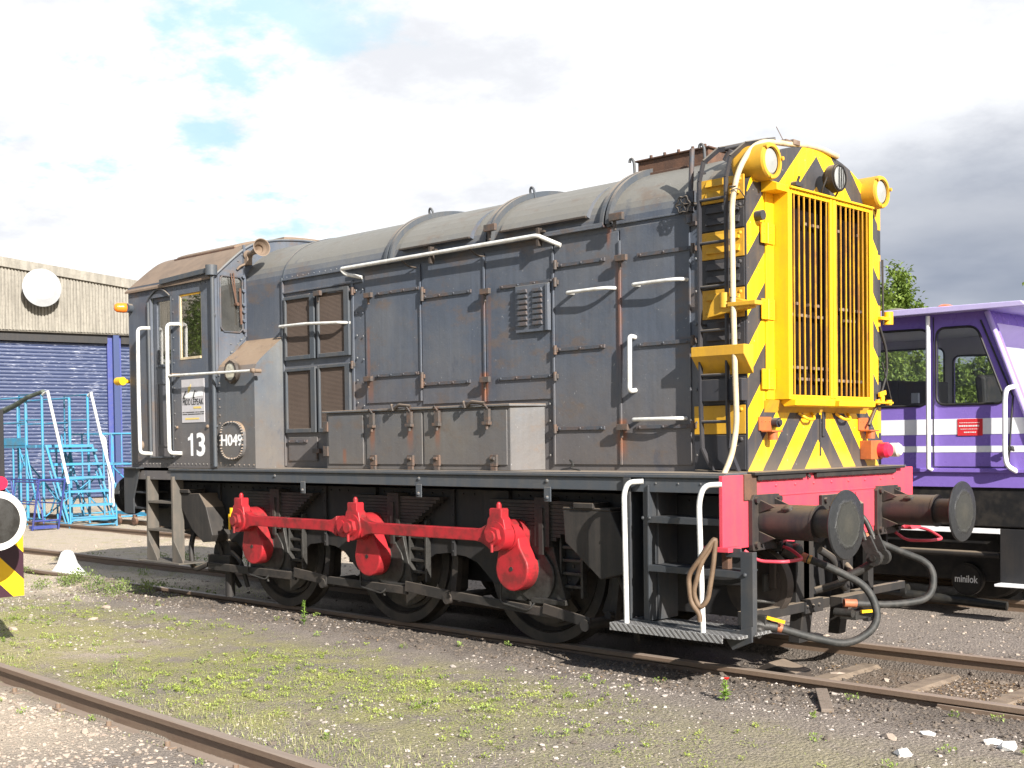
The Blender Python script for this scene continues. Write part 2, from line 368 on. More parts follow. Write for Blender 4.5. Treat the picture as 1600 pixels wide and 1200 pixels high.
def mesh_mat():
    m,t,b,oc=newmat('rusty_filter_mesh')
    wv=mk(t,'ShaderNodeTexWave'); wv.inputs['Scale'].default_value=26; wv.bands_direction='Z'; t.links.new(oc,wv.inputs['Vector'])
    wx=mk(t,'ShaderNodeTexWave'); wx.inputs['Scale'].default_value=26; wx.bands_direction='X'; t.links.new(oc,wx.inputs['Vector'])
    k=mth(t,'MULTIPLY',wv.outputs['Fac'],wx.outputs['Fac']); n_=noise(t,oc,5,5)
    c=mixc(t,k,(.030,.022,.018),(.17,.11,.08)); c=mixc(t,mth(t,'MULTIPLY',n_,.6),c,(.13,.095,.075))
    t.links.new(c,b.inputs['Base Color']); b.inputs['Roughness'].default_value=.85; bump(t,b,k,.6,.01); return m
MT['mesh']=mesh_mat()
def nose_mat():
    m,t,b,oc=newmat('hazard_chevron_paint')
    sp=t.nodes.new('ShaderNodeSeparateXYZ'); t.links.new(oc,sp.inputs[0]); X,Y,Z=sp.outputs
    ay=mth(t,'ABSOLUTE',Y); wob=mth(t,'MULTIPLY',mth(t,'SUBTRACT',noise(t,oc,14,2),.5),.008)
    s1=mth(t,'ADD',mth(t,'ADD',ay,wob),mth(t,'DIVIDE',mth(t,'SUBTRACT',Z,1.39),1.129)); f1=mth(t,'FRACT',mth(t,'DIVIDE',s1,.369)); y1=mth(t,'LESS_THAN',f1,.5)
    s2=mth(t,'ADD',mth(t,'ADD',ay,wob),mth(t,'DIVIDE',mth(t,'SUBTRACT',Z,3.44),.95)); f2=mth(t,'FRACT',mth(t,'DIVIDE',mth(t,'ADD',s2,.92),.46)); y2=mth(t,'GREATER_THAN',f2,.5)
    top=mth(t,'GREATER_THAN',Z,3.36)
    k=mth(t,'ADD',mth(t,'MULTIPLY',y1,mth(t,'SUBTRACT',1.0,top)),mth(t,'MULTIPLY',y2,top))
    st=noise(t,mapping(t,oc,(12,12,.7)),1.3,5); nn=noise(t,oc,9,5)
    yc=mixc(t,mth(t,'MULTIPLY',sstep(t,st,.5,.75),.4),(.82,.49,.008),(.50,.28,.03)); bc=mixc(t,nn,(.024,.025,.030),(.065,.060,.060))
    c=mixc(t,k,bc,yc)
    low=mth(t,'SUBTRACT',1.0,sstep(t,mth(t,'ADD',Z,mth(t,'MULTIPLY',nn,.25)),1.5,1.72)); c=mixc(t,mth(t,'MULTIPLY',low,.45),c,(.15,.115,.085)); c=mixc(t,mth(t,'MULTIPLY',sstep(t,noise(t,mapping(t,oc,(16,16,.9)),1.7,5),.52,.72),.30),c,(.12,.085,.05)); c=mixc(t,mth(t,'MULTIPLY',sstep(t,noise(t,oc,4.5,7,.72),.56,.68),.28),c,(.10,.075,.05))
    ch=sstep(t,noise(t,oc,34,2,.5),.72,.74); c=mixc(t,mth(t,'MULTIPLY',ch,.6),c,(.3,.28,.25))
    t.links.new(c,b.inputs['Base Color']); b.inputs['Roughness'].default_value=.42; bump(t,b,nn,.1,.01); return m
MT['nose']=nose_mat()

MT['hinge']=worn('hinge_metal',(.07,.062,.058),(.15,.085,.055),.8,.6,0,14,False,.3)
MT['stepgrey']=worn('step_grey_paint',(.036,.041,.048),(.075,.066,.058),.6,.5,0,5,True,.12)
MT['copper']=worn('rusty_union',(.38,.13,.06),(.16,.07,.045),.6,.55,0,20,False,.2)
MT['grease']=worn('grease_black',(.020,.020,.020),(.05,.045,.035),.6,.35,0,10,False,.3)

MT['sandm']=worn('sandbox_black',(.022,.020,.019),(.05,.042,.036),.7,.6,0,5,True,.25,(.20,.155,.115))
MT['rigging']=worn('rigging_black',(.022,.020,.019),(.065,.052,.043),.7,.6,0,5,False,.25,(.09,.075,.06))
MT['bufbody']=worn('oily_buffer_casing',(.045,.036,.031),(.016,.017,.022),.85,.45,0,7,True,.25,(.11,.085,.062))
MT['wheelm']=worn('oily_wheel_steel',(.036,.033,.031),(.085,.070,.058),.7,.5,.2,6,False,.25)
# ================================================================ the big shunter
loco=empty('shunting_locomotive',(-1.7,0,0),'weathered blue-grey six-wheeled diesel shunter with yellow and black striped nose, number 13 on its cab','locomotive')
ZD=1.385
# ---- running plate, main frame
b=MB(); b.box((-5.75,-1.27,1.345),(2.03,1.27,ZD)); b.box((-4.89,-1.29,1.352),(2.03,-1.27,1.375))
b.box((-4.88,-1.272,1.255),(1.2,-1.255,1.345)); b.box((1.2,-1.272,1.25),(2.03,-1.25,1.345)); b.box((-5.75,1.255,1.25),(2.03,1.27,1.345))
for px in (430,655,855,1000): 
    x=U(px,752,'y',-1.27)[0]; b.dome((x,-1.272,1.315),(0,-1,0),.016,.014)
for px in (1025,1060,1095): b.dome((U(px,752,'y',-1.27)[0],-1.272,1.31),(0,-1,0),.008,.007)
plate=b.build('running_plate',MT['grey'],loco,.004)
for px in (475,656,857):
    x=U(px,765,'y',-1.27)[0]
    c=MB(); c.box((x-.035,-1.285,1.16),(x+.035,-1.277,1.27)); c.dome((x,-1.285,1.19),(0,-1,0),.016); c.build('lifting_lug',MT['grey'],plate,.004)
b=MB()
poly=[(-5.8,1.22),(-5.8,.75),(-4.7,.62),(-4.35,.62)]
for xa in (-3.506,-1.753,0):
    poly+= [(xa-.62,.62),(xa-.42,.46),(xa+.42,.46),(xa+.52,.60),(xa+.62,.66),(xa+.80,.68),(xa+1.0,.66)]
poly+=[(1.25,.70),(1.7,.6),(2.02,.62),(2.02,1.22)]
poly=[p for i,p in enumerate(poly) if i==0 or p!=poly[i-1]]
b.prism(poly,'y',-.975,-.945); b.prism(poly,'y',.945,.975)
b.box((-5.8,-.94,.95),(2.02,.94,1.22))          # engine and tank mass between the frames
b.box((-2.9,-.5,.45),(-2.3,.5,.95)); b.box((-1.2,-.55,.40),(-.5,.55,.95)); b.box((.7,-.7,.35),(1.9,.7,.95))
for x in (-5.2,-4.4,-2.62,-.88,.9,1.6): b.box((x-.02,-1.0,.66 if x<1.5 else .62),(x+.02,-.975,1.22)); 
for x in (-2.0,-.35,1.0): b.box((x-.14,-1.015,.95),(x+.14,-.975,1.22))
b.rivets((-5.6,-.977,1.18),(1.9,-.977,1.18),60,.012)
for x in (-2.62,-.88,.9): b.rivets((x,-1.0,.7),(x,-1.0,1.15),7,.011)
frame=b.build('main_frame',MT['frame'],loco,.004)
for xa in (-3.506,-1.753,0):
    # leaf spring with buckle
    sb=MB(); xc=xa+.22
    for i in range(11):
        h=.58-.045*i; z=1.15-.028*i
        sb.box((xc-h,-1.075,z-.022),(xc+h,-.985,z+.003+.0))
    sb.box((xc-.075,-1.095,.80),(xc+.075,-.98,1.18)); sb.box((xc-.02,-1.11,.74),(xc+.02,-1.09,1.1))
    sb.build('leaf_spring',MT['rigging'],loco)
    g=MB(); g.box((xa-.26,-1.06,.36),(xa+.02,-.978,1.0)); 
    g.prism([(xa+.02,.98),(xa+.26,.98),(xa+.30,.78),(xa+.38,.52),(xa+.42,.40),(xa+.02,.38)],'y',-1.05,-.978)
    g.cyl((xa,-.97,.624),(xa,-1.10,.624),.17,20)
    for z in (.50,.60,.70,.80,.90):
        g.box((xa+.36,-1.02,z-.012),(xa+.55,-.976,z+.012))
    g.box((xa+.34,-1.03,.42),(xa+.36,-.976,.95)); g.box((xa+.55,-1.03,.42),(xa+.575,-.976,.95))
    g.rivets((xa+.40,-.98,.55),(xa+.52,-.98,.86),4,.014)
    g.box((xa+.10,-1.10,.36),(xa+.44,-1.03,.40)); g.tube([(xa-.2,-1.12,.5),(xa-.2,-1.13,.34),(xa+.1,-1.13,.30),(xa+.14,-1.1,.36)],.009,6,.05)
    g.cyl((xa+.09,-1.09,.28),(xa+.09,-1.09,.37),.016,8)
    g.build('axle_box',MT['steel'],loco,.005)
    for s_ in (-1,1):
        wb=MB(); y0=.81*s_; d=(0,s_,0)
        wb.lathe([(0,.0),(.13,.0),(.13,-.03),(.20,-.045),(.50,-.06),(.525,-.02),(.53,0),(.535,-.012),(.545,0),(.624,0),(.626,-.105),(.655,-.125),(.655,-.14),(.60,-.15),(.5,-.10),(.12,-.12),(.1,-.75)],(xa,y0,.624),d,56)
        wb.cyl((xa,y0,.624),(xa,y0+.20*s_,.624),.10,16)
        # balance weight: crescent on the disc face
        cr=[(xa+.47*math.cos(a),.624+.47*math.sin(a)) for a in [R(250+i*8) for i in range(9)]]+[(xa+.33*math.cos(a),.624+.33*math.sin(a)) for a in [R(314-i*8) for i in range(9)]]
        wb.prism(cr,'y',y0-.045*s_,y0-.01*s_)
        wb.build('wheel',MT['wheelm'],loco)
    # brake block and hanger
    k=MB(); xb=xa+.66
    k.prism([(xb-.03,.86),(xb+.06,.86),(xb+.13,.62),(xb+.11,.36),(xb+.03,.26),(xb-.07,.30),(xb-.01,.45),(xb+.02,.62),(xb,.74)],'y',-.83,-.73)
    k.prism([(xb+.04,.98),(xb+.10,.98),(xb+.17,.60),(xb+.12,.26),(xb+.06,.26),(xb+.10,.60)],'y',-.90,-.84)
    k.cyl((xb+.09,-.95,.30),(xb+.09,.9,.30),.03,10)
    k.build('brake_block',MT['rigging'],loco,.004)
    # fly crank
    px_,pz=xa-.045,.885
    def hull2(c1,r1,c2,r2,wa=.82):
        d=math.hypot(c2[0]-c1[0],c2[1]-c1[1]); an=math.atan2(c2[1]-c1[1],c2[0]-c1[0]); ph=math.acos((r1-r2)/d) if abs(r1-r2)<d else 0
        pts=[]
        ks=[an+ph+(2*math.pi-2*ph)*i/22 for i in range(23)]
        for a in ks: pts.append((c1[0]+r1*math.cos(a),c1[1]+r1*math.sin(a)))
        m=((pts[-1][0]+c2[0]+r2*math.cos(an-ph))/2,(pts[-1][1]+c2[1]+r2*math.sin(an-ph))/2); cc=((c1[0]+c2[0])/2,(c1[1]+c2[1])/2)
        pts.append((cc[0]+(m[0]-cc[0])*wa,cc[1]+(m[1]-cc[1])*wa))
        ks=[an-ph+(2*ph)*i/16 for i in range(17)]
        for a in ks: pts.append((c2[0]+r2*math.cos(a),c2[1]+r2*math.sin(a)))
        m=((pts[0][0]+c2[0]+r2*math.cos(an+ph))/2,(pts[0][1]+c2[1]+r2*math.sin(an+ph))/2)
        pts.append((cc[0]+(m[0]-cc[0])*wa,cc[1]+(m[1]-cc[1])*wa))
        return pts
    cr=MB(); cr.prism(hull2((xa,.624),.172,(px_-.0,pz+.0),.115),'y',-1.21,-1.075)
    cr.cyl((px_,-1.07,pz),(px_,-1.235,pz),.12,24)
    ck=cr.build('fly_crank',MT['red'],loco,.012)
    h=MB(); h.lathe([(.018,0),(.018,.004),(.0,.003)],(xa,-1.211,.624),(0,-1,0),12); h.build('centre_hole',MT['steel'],ck)
    # grease streak web behind
    wbk=MB(); wbk.prism(hull2((xa+.12,.56),.20,(px_+.10,pz-.02),.10),'y',-1.072,-1.055); wbk.build('crank_web',MT['steel'],ck,.008)
PZ=.885; PX=[-3.551,-1.798,-.045]
rb=MB()
def rod(b,x0,x1,h0=.047):
    n=6; P=[]
    L_=x1-x0; g=.17
    up=[(x0+g*.6,h0*1.9),(x0+g,h0*1.25),(x0+g*1.4,h0),(x1-g*1.4,h0),(x1-g,h0*1.2),(x1-g*.6,h0*1.9)]
    P=[(x,PZ+z) for x,z in up]+[(x,PZ-z) for x,z in reversed(up)]
    b.prism(P,'y',-1.325,-1.255)
def boss(b,x,cup=True,r=.115,y0=-1.24,y1=-1.345):
    b.cyl((x,y0,PZ),(x,y1,PZ),r,28)
    if cup:
        b.prism([(x-.105,PZ+.05),(x+.105,PZ+.05),(x+.085,PZ+.13),(x+.065,PZ+.15),(x+.065,PZ+.205),(x+.055,PZ+.215),(x-.055,PZ+.215),(x-.065,PZ+.205),(x-.065,PZ+.15),(x-.085,PZ+.13)],'y',-1.335,-1.25)
        b.cyl((x,-1.292,PZ+.21),(x,-1.292,PZ+.245),.022,12); b.dome((x,-1.292,PZ+.245),(0,0,1),.018)
    b.lathe([(.075,0),(.075,.035),(.0,.035)],(x,y1,PZ),(0,-1,0),6); b.cyl((x,y1-.03,PZ),(x,y1-.055,PZ),.045,14)
    b.cyl((x+.015,y1-.045,PZ-.06),(x+.015,y1-.045,PZ-.12),.012,8)
rod(rb,PX[0],-1.93); boss(rb,PX[0])
rb.cyl((-1.935,-1.25,PZ),(-1.935,-1.335,PZ),.095,22); rb.cyl((-1.935,-1.335,PZ),(-1.935,-1.352,PZ),.055,16)
rb.build('coupling_rod',MT['red'],loco,.006)
rb=MB(); rod(rb,PX[1],PX[2]); boss(rb,PX[1]); boss(rb,PX[2]); rb.prism([(-1.95,PZ+.06),(-1.75,PZ+.09),(-1.75,PZ-.09),(-1.95,PZ-.06)],'y',-1.31,-1.27)
rb.build('coupling_rod',MT['red'],loco,.006)
# brake rigging along the bottom
b=MB(); b.bar((-4.45,-1.10,.37),(-2.95,-1.10,.36),.03,.075); b.bar((-2.95,-1.12,.40),(-2.45,-1.12,.36),.02,.09); b.bar((-2.45,-1.10,.36),(-1.35,-1.10,.345),.03,.07)
b.bar((-1.35,-1.12,.385),(-.80,-1.12,.345),.02,.09); b.bar((-.8,-1.10,.35),(.42,-1.10,.29),.03,.07); b.bar((.25,-1.12,.33),(.72,-1.12,.26),.02,.08)
for x,z in ((-2.5,.33),(-.82,.32),(.68,.24)): b.cyl((x,-1.14,z),(x,-.75,z),.045,14)
b.build('brake_rigging',MT['rigging'],loco,.005)
# sandboxes
def sandbox(x0,sgn,lab):
    b=MB(); y0,y1=-1.20,-.99
    w_=.46
    P=[(x0,1.10),(x0+sgn*w_,1.10),(x0+sgn*(w_+.13),.86),(x0+sgn*(w_+.14),.66),(x0+sgn*(w_-.1),.60),(x0+sgn*.02,.86)] if sgn>0 else None
    b.prism(P,'y',y0,y1); b.prism([(x0-.0,1.10),(x0+w_,1.10),(x0+w_,1.12),(x0,1.12)],'y',y0-.005,y1)
    o=b.build('sandbox',MT['sandm'],loco,.008)
    l=MB(); l.box((x0+.12,-1.22,1.115),(x0+.31,-1.03,1.155)); l.build('lid',MT['sandm'],o,.006)
    b=MB(); b.tube([(x0+sgn*.45,-1.1,.64),(x0+sgn*.5,-1.05,.45),(x0+sgn*.42,-.85,.12)],.022,8,.1); b.build('sand_pipe',MT['black'],o)
sandbox(.53,1,'')
b=MB(); b.prism([(-4.93,1.10),(-4.46,1.12),(-4.33,.98),(-4.22,.70),(-4.26,.63),(-4.40,.62),(-4.60,.74)],'y',-1.20,-.98); o=b.build('sandbox',MT['sandm'],loco,.008)
l=MB(); l.box((-4.82,-1.22,1.118),(-4.62,-1.02,1.155)); l.build('lid',MT['sandm'],o,.006)
b=MB(); b.tube([(-4.34,-1.08,.66),(-4.3,-1.0,.4),(-4.28,-.84,.14)],.024,8,.1); b.build('sand_pipe',MT['black'],o)
b=MB(); b.cyl((-4.32,-1.02,.50),(-4.32,-.88,.50),.16,16); b.box((-4.55,-1.05,.30),(-4.15,-.95,.48)); b.tube([(-4.75,-1.05,.8),(-4.8,-1.1,.55),(-4.72,-1.12,.30),(-4.5,-1.08,.38)],.028,8,.1)
b.tube([(-4.15,-1.02,.52),(-3.95,-1.05,.45),(-3.9,-1.0,.18)],.022,8,.08); b.cyl((-4.22,-1.0,.35),(-4.22,-1.0,.06),.05,10)
b.build('brake_valve',MT['black'],loco,.006)
b=MB(); b.cyl((-4.0,-1.1,.98),(-4.0,-1.1,.90),.03,8); b.box((-4.015,-1.14,.76),(-3.99,-1.13,.92)); b.build('valve_handle',MT['yellow'],loco)
# ---- cab entrance steps
for x in (-5.33,-4.83):
    pass
b=MB()
for x0,x1 in ((-5.335,-5.30),(-4.83,-4.795)):
    b.prism([(x0,1.29),(x1,1.29),(x1,.60),(x1,.40),(x0,.40)],'y',-1.30,-1.17)
    b.prism([(x1,.62),(x1+.17,.42),(x1+.17,.40),(x1,.40)],'y',-1.30,-1.285)
for z in (1.025,.73): b.box((-5.30,-1.30,z-.02),(-4.83,-1.08,z+.005))
b.box((-5.42,-1.36,.385),(-4.60,-1.06,.40))
b.build('cab_steps',worn('cab_step_metal',(.085,.078,.068),(.15,.12,.095),.7,.7,0,6,True,.3),loco,.003)
b=MB(); b.prism([(-5.80,1.375),(-5.46,1.375),(-5.60,1.05),(-5.60,.88),(-5.80,.88)],'y',-1.30,-1.285); b.box((-5.80,-1.29,.90),(-5.78,1.29,1.38)); b.box((-5.86,-1.36,1.37),(-5.42,-1.10,1.384))
for z in (1.1,.93): b.box((-5.78,-1.25,z),(-5.4,-1.0,z+.02))
rear=b.build('rear_buffer_beam',MT['stepgrey'],loco,.004)
# ---- front buffer beam
b=MB(); XF=2.05
b.box((XF-.03,-1.34,.885),(XF,1.34,1.37)); 
fb=b.build('front_buffer_beam',MT['pink'],loco,.004)
b=MB(); b.box((XF,-.98,1.215),(XF+.006,1.02,1.228)); b.box((XF,.40,.93),(XF+.01,.68,1.20)); b.box((XF-.16,-1.352,.872),(XF+.05,-1.20,.905)); b.box((XF-.1,1.20,.872),(XF+.05,1.38,.905))
for y in (-.95,-.7,-.45,-.2,.05,.3,.55,.8,1.0): b.dome((XF,y,1.29),(1,0,0),.013,.01)
b.build('beam_fitting',MT['pink'],fb,.003)
b=MB(); b.box((XF-.02,-1.10,1.20),(XF+.012,-.95,1.375)); b.build('beam_bracket',MT['rust'],fb,.003); b=MB(); b.box((XF-.1,-1.21,.72),(XF-.05,-1.16,.90)); b.build('beam_bracket',MT['rust'],fb,.003)
b=MB(); b.prism([(XF-.45,1.365),(XF+.045,1.365),(XF+.045,1.385),(XF-.45,1.40)],'y',-1.02,1.12)
for y in np.arange(-.93,1.0,.105): b.bar((XF+.008,y,1.36),(XF+.024,y+.02,1.328),.012,.018)
b.box((XF,-.96,1.33),(XF+.03,-.35,1.366)); b.box((XF,-.2,1.33),(XF+.03,1.0,1.366))
b.build('deck_edge',MT['black'],fb,.003)
def buffer(x,y,s,par,clean=False):
    b=MB()
    b.prism([(y-.17,.86),(y+.17,.86),(y+.18,.90),(y+.18,1.20),(y+.15,1.235),(y-.15,1.235),(y-.18,1.20),(y-.18,.90)],'x',x,x+s*.035)
    for dy in (-.14,.14):
        for z in (.90,1.20): b.lathe([(.024,0),(.024,.022),(0,.022)],(x+s*.035,y+dy,z),(s,0,0),6)
    b.cyl((x+s*.03,y,1.05),(x+s*.42,y,1.05),.118,28); b.cyl((x+s*.42,y,1.05),(x+s*.435,y,1.05),.122,28)
    for dy,dz in ((-.1,.1),(.1,.1),(-.1,-.1),(.1,-.1)):
        b.prism([(x+s*.035,1.05+dz*.6),(x+s*.035,1.05+dz*1.55),(x+s*.16,1.05+dz*1.05)],'y',y+dy-.008,y+dy+.008)
    b.dome((x+s*.24,y-.075,1.145),(0,-.55,.8),.035,.02,12); b.box((x+s*.24-.03,y-.11,1.135),(x+s*.24+.03,y-.085,1.15))
    o=b.build('buffer',MT['bufbody'],par,.004)
    sh=MB(); sh.cyl((x+s*.435,y,1.05),(x+s*.60,y,1.05),.092,24); sh.build('buffer_shank',MT['brown'],o)
    h=MB(); hx=x+s*.60
    h.lathe([(.0,-.01),(.09,-.01),(.14,.004),(.222,.012),(.2265,.020),(.222,.030),(.15,.040),(.0,.046)],(hx,y,1.05),(s,0,0),56)
    h.build('buffer_head',bufmat,o)
def bufhead():
    m,t,b,oc=newmat('greasy_buffer_face')
    n_=noise(t,oc,9,7,.7,dist=1.5); n2_=noise(t,oc,45,4,.7)
    sp=t.nodes.new('ShaderNodeSeparateXYZ'); t.links.new(oc,sp.inputs[0])
    dy=mth(t,'SUBTRACT',mth(t,'ABSOLUTE',sp.outputs[1]),.864); dz=mth(t,'SUBTRACT',sp.outputs[2],1.05)
    rr=mth(t,'SQRT',mth(t,'ADD',mth(t,'MULTIPLY',dy,dy),mth(t,'MULTIPLY',dz,dz)))
    ring=sstep(t,mth(t,'ADD',rr,mth(t,'MULTIPLY',mth(t,'SUBTRACT',n_,.5),.09)),.14,.165)
    worn_=mixc(t,n2_,(.016,.016,.014),(.042,.042,.036)); grease=mixc(t,n2_,(.009,.010,.011),(.034,.035,.037))
    c=mixc(t,ring,worn_,grease); hot=mth(t,'SUBTRACT',1.0,sstep(t,rr,.02,.09)); c=mixc(t,mth(t,'MULTIPLY',hot,.4),c,(.055,.05,.038))
    t.links.new(c,b.inputs['Base Color']); t.links.new(mixc(t,ring,(.62,)*3,(.42,)*3),b.inputs['Roughness']); b.inputs['Metallic'].default_value=.1
    edge=mth(t,'MULTIPLY',mth(t,'SUBTRACT',1.0,sstep(t,mth(t,'ABSOLUTE',mth(t,'SUBTRACT',mth(t,'ADD',rr,mth(t,'MULTIPLY',mth(t,'SUBTRACT',n_,.5),.09)),.15)),0,.02)),1.0)
    bump(t,b,mth(t,'ADD',mth(t,'MULTIPLY',edge,mth(t,'ADD',n2_,.3)),mth(t,'MULTIPLY',n2_,.35)),.7,.008); return m
bufmat=bufhead()
buffer(XF,-.864,1,fb); buffer(XF,.864,1,fb); buffer(-5.80,-.864,-1,rear); buffer(-5.80,.864,-1,rear)
# drawhook and screw link
b=MB(); b.box((XF,-.13,.93),(XF+.03,.13,1.20)); b.prism([(XF+.03,1.12),(XF+.16,1.12),(XF+.22,1.17),(XF+.27,1.14),(XF+.27,1.03),(XF+.2,.98),(XF+.03,1.0)],'y',-.035,.035)
for y in (-.09,.09):
    for z in (.96,1.16): b.lathe([(.022,0),(.022,.02),(0,.02)],(XF+.03,y,z),(1,0,0),6)
b.build('draw_hook',MT['black'],fb,.006)
b=MB()
for y in (-.055,.055):
    b.tube([(XF+.2,y*.6,1.09),(XF+.27,y,1.02),(XF+.33,y*1.15,.88)],.02,8,.06)
    A=Vector((XF+.33,y*1.15,.90)); B=Vector((XF+.40,y*1.15,.76))
    b.bar(A,B,.02,.085,(1,0,.3)); b.cyl(B+Vector((0,-.018,0)),B+Vector((0,.018,0)),.055,16); b.cyl(B+Vector((0,-.03,0)),B+Vector((0,.03,0)),.022,10)
b.cyl((XF+.40,-.1,.76),(XF+.40,.1,.76),.022,10); b.tube([(XF+.38,0,.74),(XF+.28,-.05,.66),(XF+.15,-.12,.60)],.03,8,.1)
b.build('screw_coupling',MT['steel'],fb)
# brake pipes and taps under the beam
def hosepipe(pts,name='brake_hose'):
    b=MB(); b.tube(pts,.026,12,.30,seg=10); o=b.build(name,MT['hose'],loco)
    e=MB(); 
    for P,Q in ((pts[0],pts[1]),(pts[-1],pts[-2])):
        e=MB(); P=Vector(P);Q=Vector(Q);d=(Q-P).normalized(); e.cyl(P-d*.05,P+d*.04,.031,12); e.build('hose_union',MT['copper'],o,.003)
    e=MB()
    P=Vector(pts[0]);d=(Vector(pts[1])-P).normalized(); e.cyl(P+d*.05,P+d*.07,.031,12); e.build('hose_clip',MT['brass'],o)
hosepipe([(2.20,-.62,.80),(2.36,-.56,.74),(2.60,-.42,.60),(2.68,-.42,.36),(2.55,-.60,.22),(2.36,-.86,.30),(2.22,-.98,.36)])
hosepipe([(2.22,.32,.86),(2.34,.38,.80),(2.62,.50,.68),(2.64,.44,.44),(2.46,.22,.40),(2.24,-.02,.42)])
for y0,s_ in ((-1.12,1),(.98,1)):
    b=MB(); b.tube([(XF+.02,y0,.87),(XF+.10,y0+.04,.80),(XF+.26,y0+.10,.80),(XF+.26,y0+.34,.80),(XF+.12,y0+.40,.86),(XF+.02,y0+.40,.88)],.012,8,.05); b.build('pipe_guard',MT['pink'],loco)
b=MB(); b.cyl((2.10,-.70,.86),(2.16,-.64,.82),.05,12); b.ball((2.17,-.64,.84),.05); b.box((2.02,-.74,.84),(2.12,-.6,.90)); b.build('air_tap',MT['steel'],loco,.003)
b=MB(); b.cyl((2.1,.26,.88),(2.16,.30,.86),.05,12)
b.build('air_tap',MT['steel'],loco,.003)
b=MB(); b.box((2.10,-1.08,.38),(2.20,-1.02,.44)); b.cyl((2.12,-1.10,.38),(2.24,-1.0,.36),.035,10); b.cyl((2.1,-1.15,.33),(2.2,-1.15,.33),.03,10); b.ball((2.16,-1.1,.34),.045)
b.build('air_tap',MT['steel'],loco,.003)
b=MB(); b.cyl((2.16,-.1,.36),(2.3,-.1,.36),.03,10); b.ball((2.25,.1,.34),.04); b.box((2.15,-.02,.30),(2.28,.25,.36))
b.build('air_tap',MT['steel'],loco,.003)
b=MB(); b.bar((2.20,-1.06,.43),(2.30,-1.00,.40),.02,.02); b.build('tap_handle',MT['yellow'],loco)
b=MB(); b.bar((2.30,.02,.36),(2.36,.17,.36),.02,.02); b.build('tap_handle',MT['yellow'],loco)
# guard irons, lower front bar
b=MB(); b.box((2.05,-1.18,.375),(2.12,-.98,.47)); b.box((2.03,-1.10,.385),(2.09,-.05,.455)); b.box((2.06,-.40,.37),(2.10,-.16,.47)); b.box((2.06,.0,.375),(2.16,.42,.455)); b.box((2.0,.4,.40),(2.05,1.2,.46))
b.prism([(2.0,.90),(2.06,.90),(2.06,.45),(2.02,.15),(1.93,.15)],'y',-.36,-.22); b.prism([(2.0,.90),(2.06,.90),(2.06,.45),(2.02,.15),(1.93,.15)],'y',.20,.30)
b.box((2.0,-.46,.45),(2.06,-.28,.92)); b.box((2.0,.60,.2),(2.05,.68,.90)); b.box((1.9,.66,.2),(2.0,.74,.88))
for y in (-.38,-.30,-.22): b.dome((2.10,y,.42),(1,0,0),.014)
b.tube([(2.04,-.1,.80),(2.1,.02,.72),(2.1,.06,.56),(2.08,.2,.5)],.03,8,.08); b.tube([(2.0,-.1,.5),(2.14,0,.55),(2.14,.18,.62),(2.0,.3,.68)],.028,8,.06)
b.build('front_bar',MT['black'],loco,.004)
b=MB(); b.cyl((1.90,-.72,.60),(1.90,-.64,.60),.25,40); b.cyl((1.90,-.73,.60),(1.90,-.72,.60),.20,30); b.box((2.02,-.75,.58),(2.07,-.72,.78)); b.build('end_drum',MT['brown'],loco,.004)
b=MB(); b.tube([(1.96,-.85,.62),(1.96,-.85,.50),(2.06,-.70,.48),(2.06,-.62,.52)],.014,8,.03); b.box((2.0,-.80,.56),(2.02,-.70,.68)); b.build('small_bracket',MT['steel'],loco,.002)
# ---- front corner steps and their rails
b=MB()
b.box((1.19,-1.30,.36),(1.25,-1.285,1.35)); b.box((1.19,-1.29,.36),(1.205,-1.05,1.30)); b.box((1.385,-1.285,.36),(1.40,-1.05,1.30))
b.box((1.34,-1.27,.36),(1.385,-1.262,1.30))
b.box((2.155,-1.30,.34),(2.25,-1.285,.88)); b.box((2.235,-1.285,.34),(2.25,-1.25,.88)); b.box((2.04,-1.30,.84),(2.16,-1.285,.90))
for z0,z1,x1 in ((1.04,1.085,2.02),(.705,.75,2.16)): b.box((1.40,-1.30,z0),(x1,-1.29,z1)); b.box((1.40,-1.29,z1-.01),(x1,-1.10,z1))
for z in (.42,.72,1.06): b.dome((1.22,-1.30,z),(0,-1,0),.014); 
b.dome((1.42,-1.30,1.075),(0,-1,0),.014); b.dome((2.19,-1.30,.73),(0,-1,0),.016); b.dome((1.34,-1.27,1.07),(0,-1,0),.014)
b.prism([(2.05,.34),(2.25,.40),(2.25,.30),(2.10,.235),(2.05,.30)],'y',-1.315,-1.30)
b.box((1.40,-1.2,.36),(1.42,-.98,1.25)); b.box((1.19,-1.28,.345),(2.25,-1.27,.36))
st_=b.build('corner_steps',MT['stepgrey'],loco,.003)
def chequer():
    m,t,b,oc=newmat('chequer_plate'); 
    ck=mk(t,'ShaderNodeTexWave'); ck.inputs['Scale'].default_value=14; ck.inputs['Distortion'].default_value=0; ck.bands_direction='DIAGONAL'; t.links.new(oc,ck.inputs['Vector'])
    c2=mk(t,'ShaderNodeTexWave'); c2.inputs['Scale'].default_value=14; c2.bands_direction='DIAGONAL'; t.links.new(mapping(t,oc,(1,-1,1)),c2.inputs['Vector'])
    k=mth(t,'MAXIMUM',sstep(t,ck.outputs['Fac'],.75,.95),sstep(t,c2.outputs['Fac'],.75,.95)); n_=noise(t,oc,9,5)
    c=mixc(t,k,mixc(t,n_,(.05,.05,.055),(.14,.13,.12)),(.22,.22,.22)); t.links.new(c,b.inputs['Base Color']); b.inputs['Roughness'].default_value=.5; bump(t,b,k,.8,.006); return m
MT['chequer']=chequer()
b=MB(); b.box((1.16,-1.42,.325),(2.22,-1.00,.345)); b.box((1.16,-1.43,.29),(2.10,-1.42,.345)); b.build('foot_plate',MT['chequer'],st_,.003)
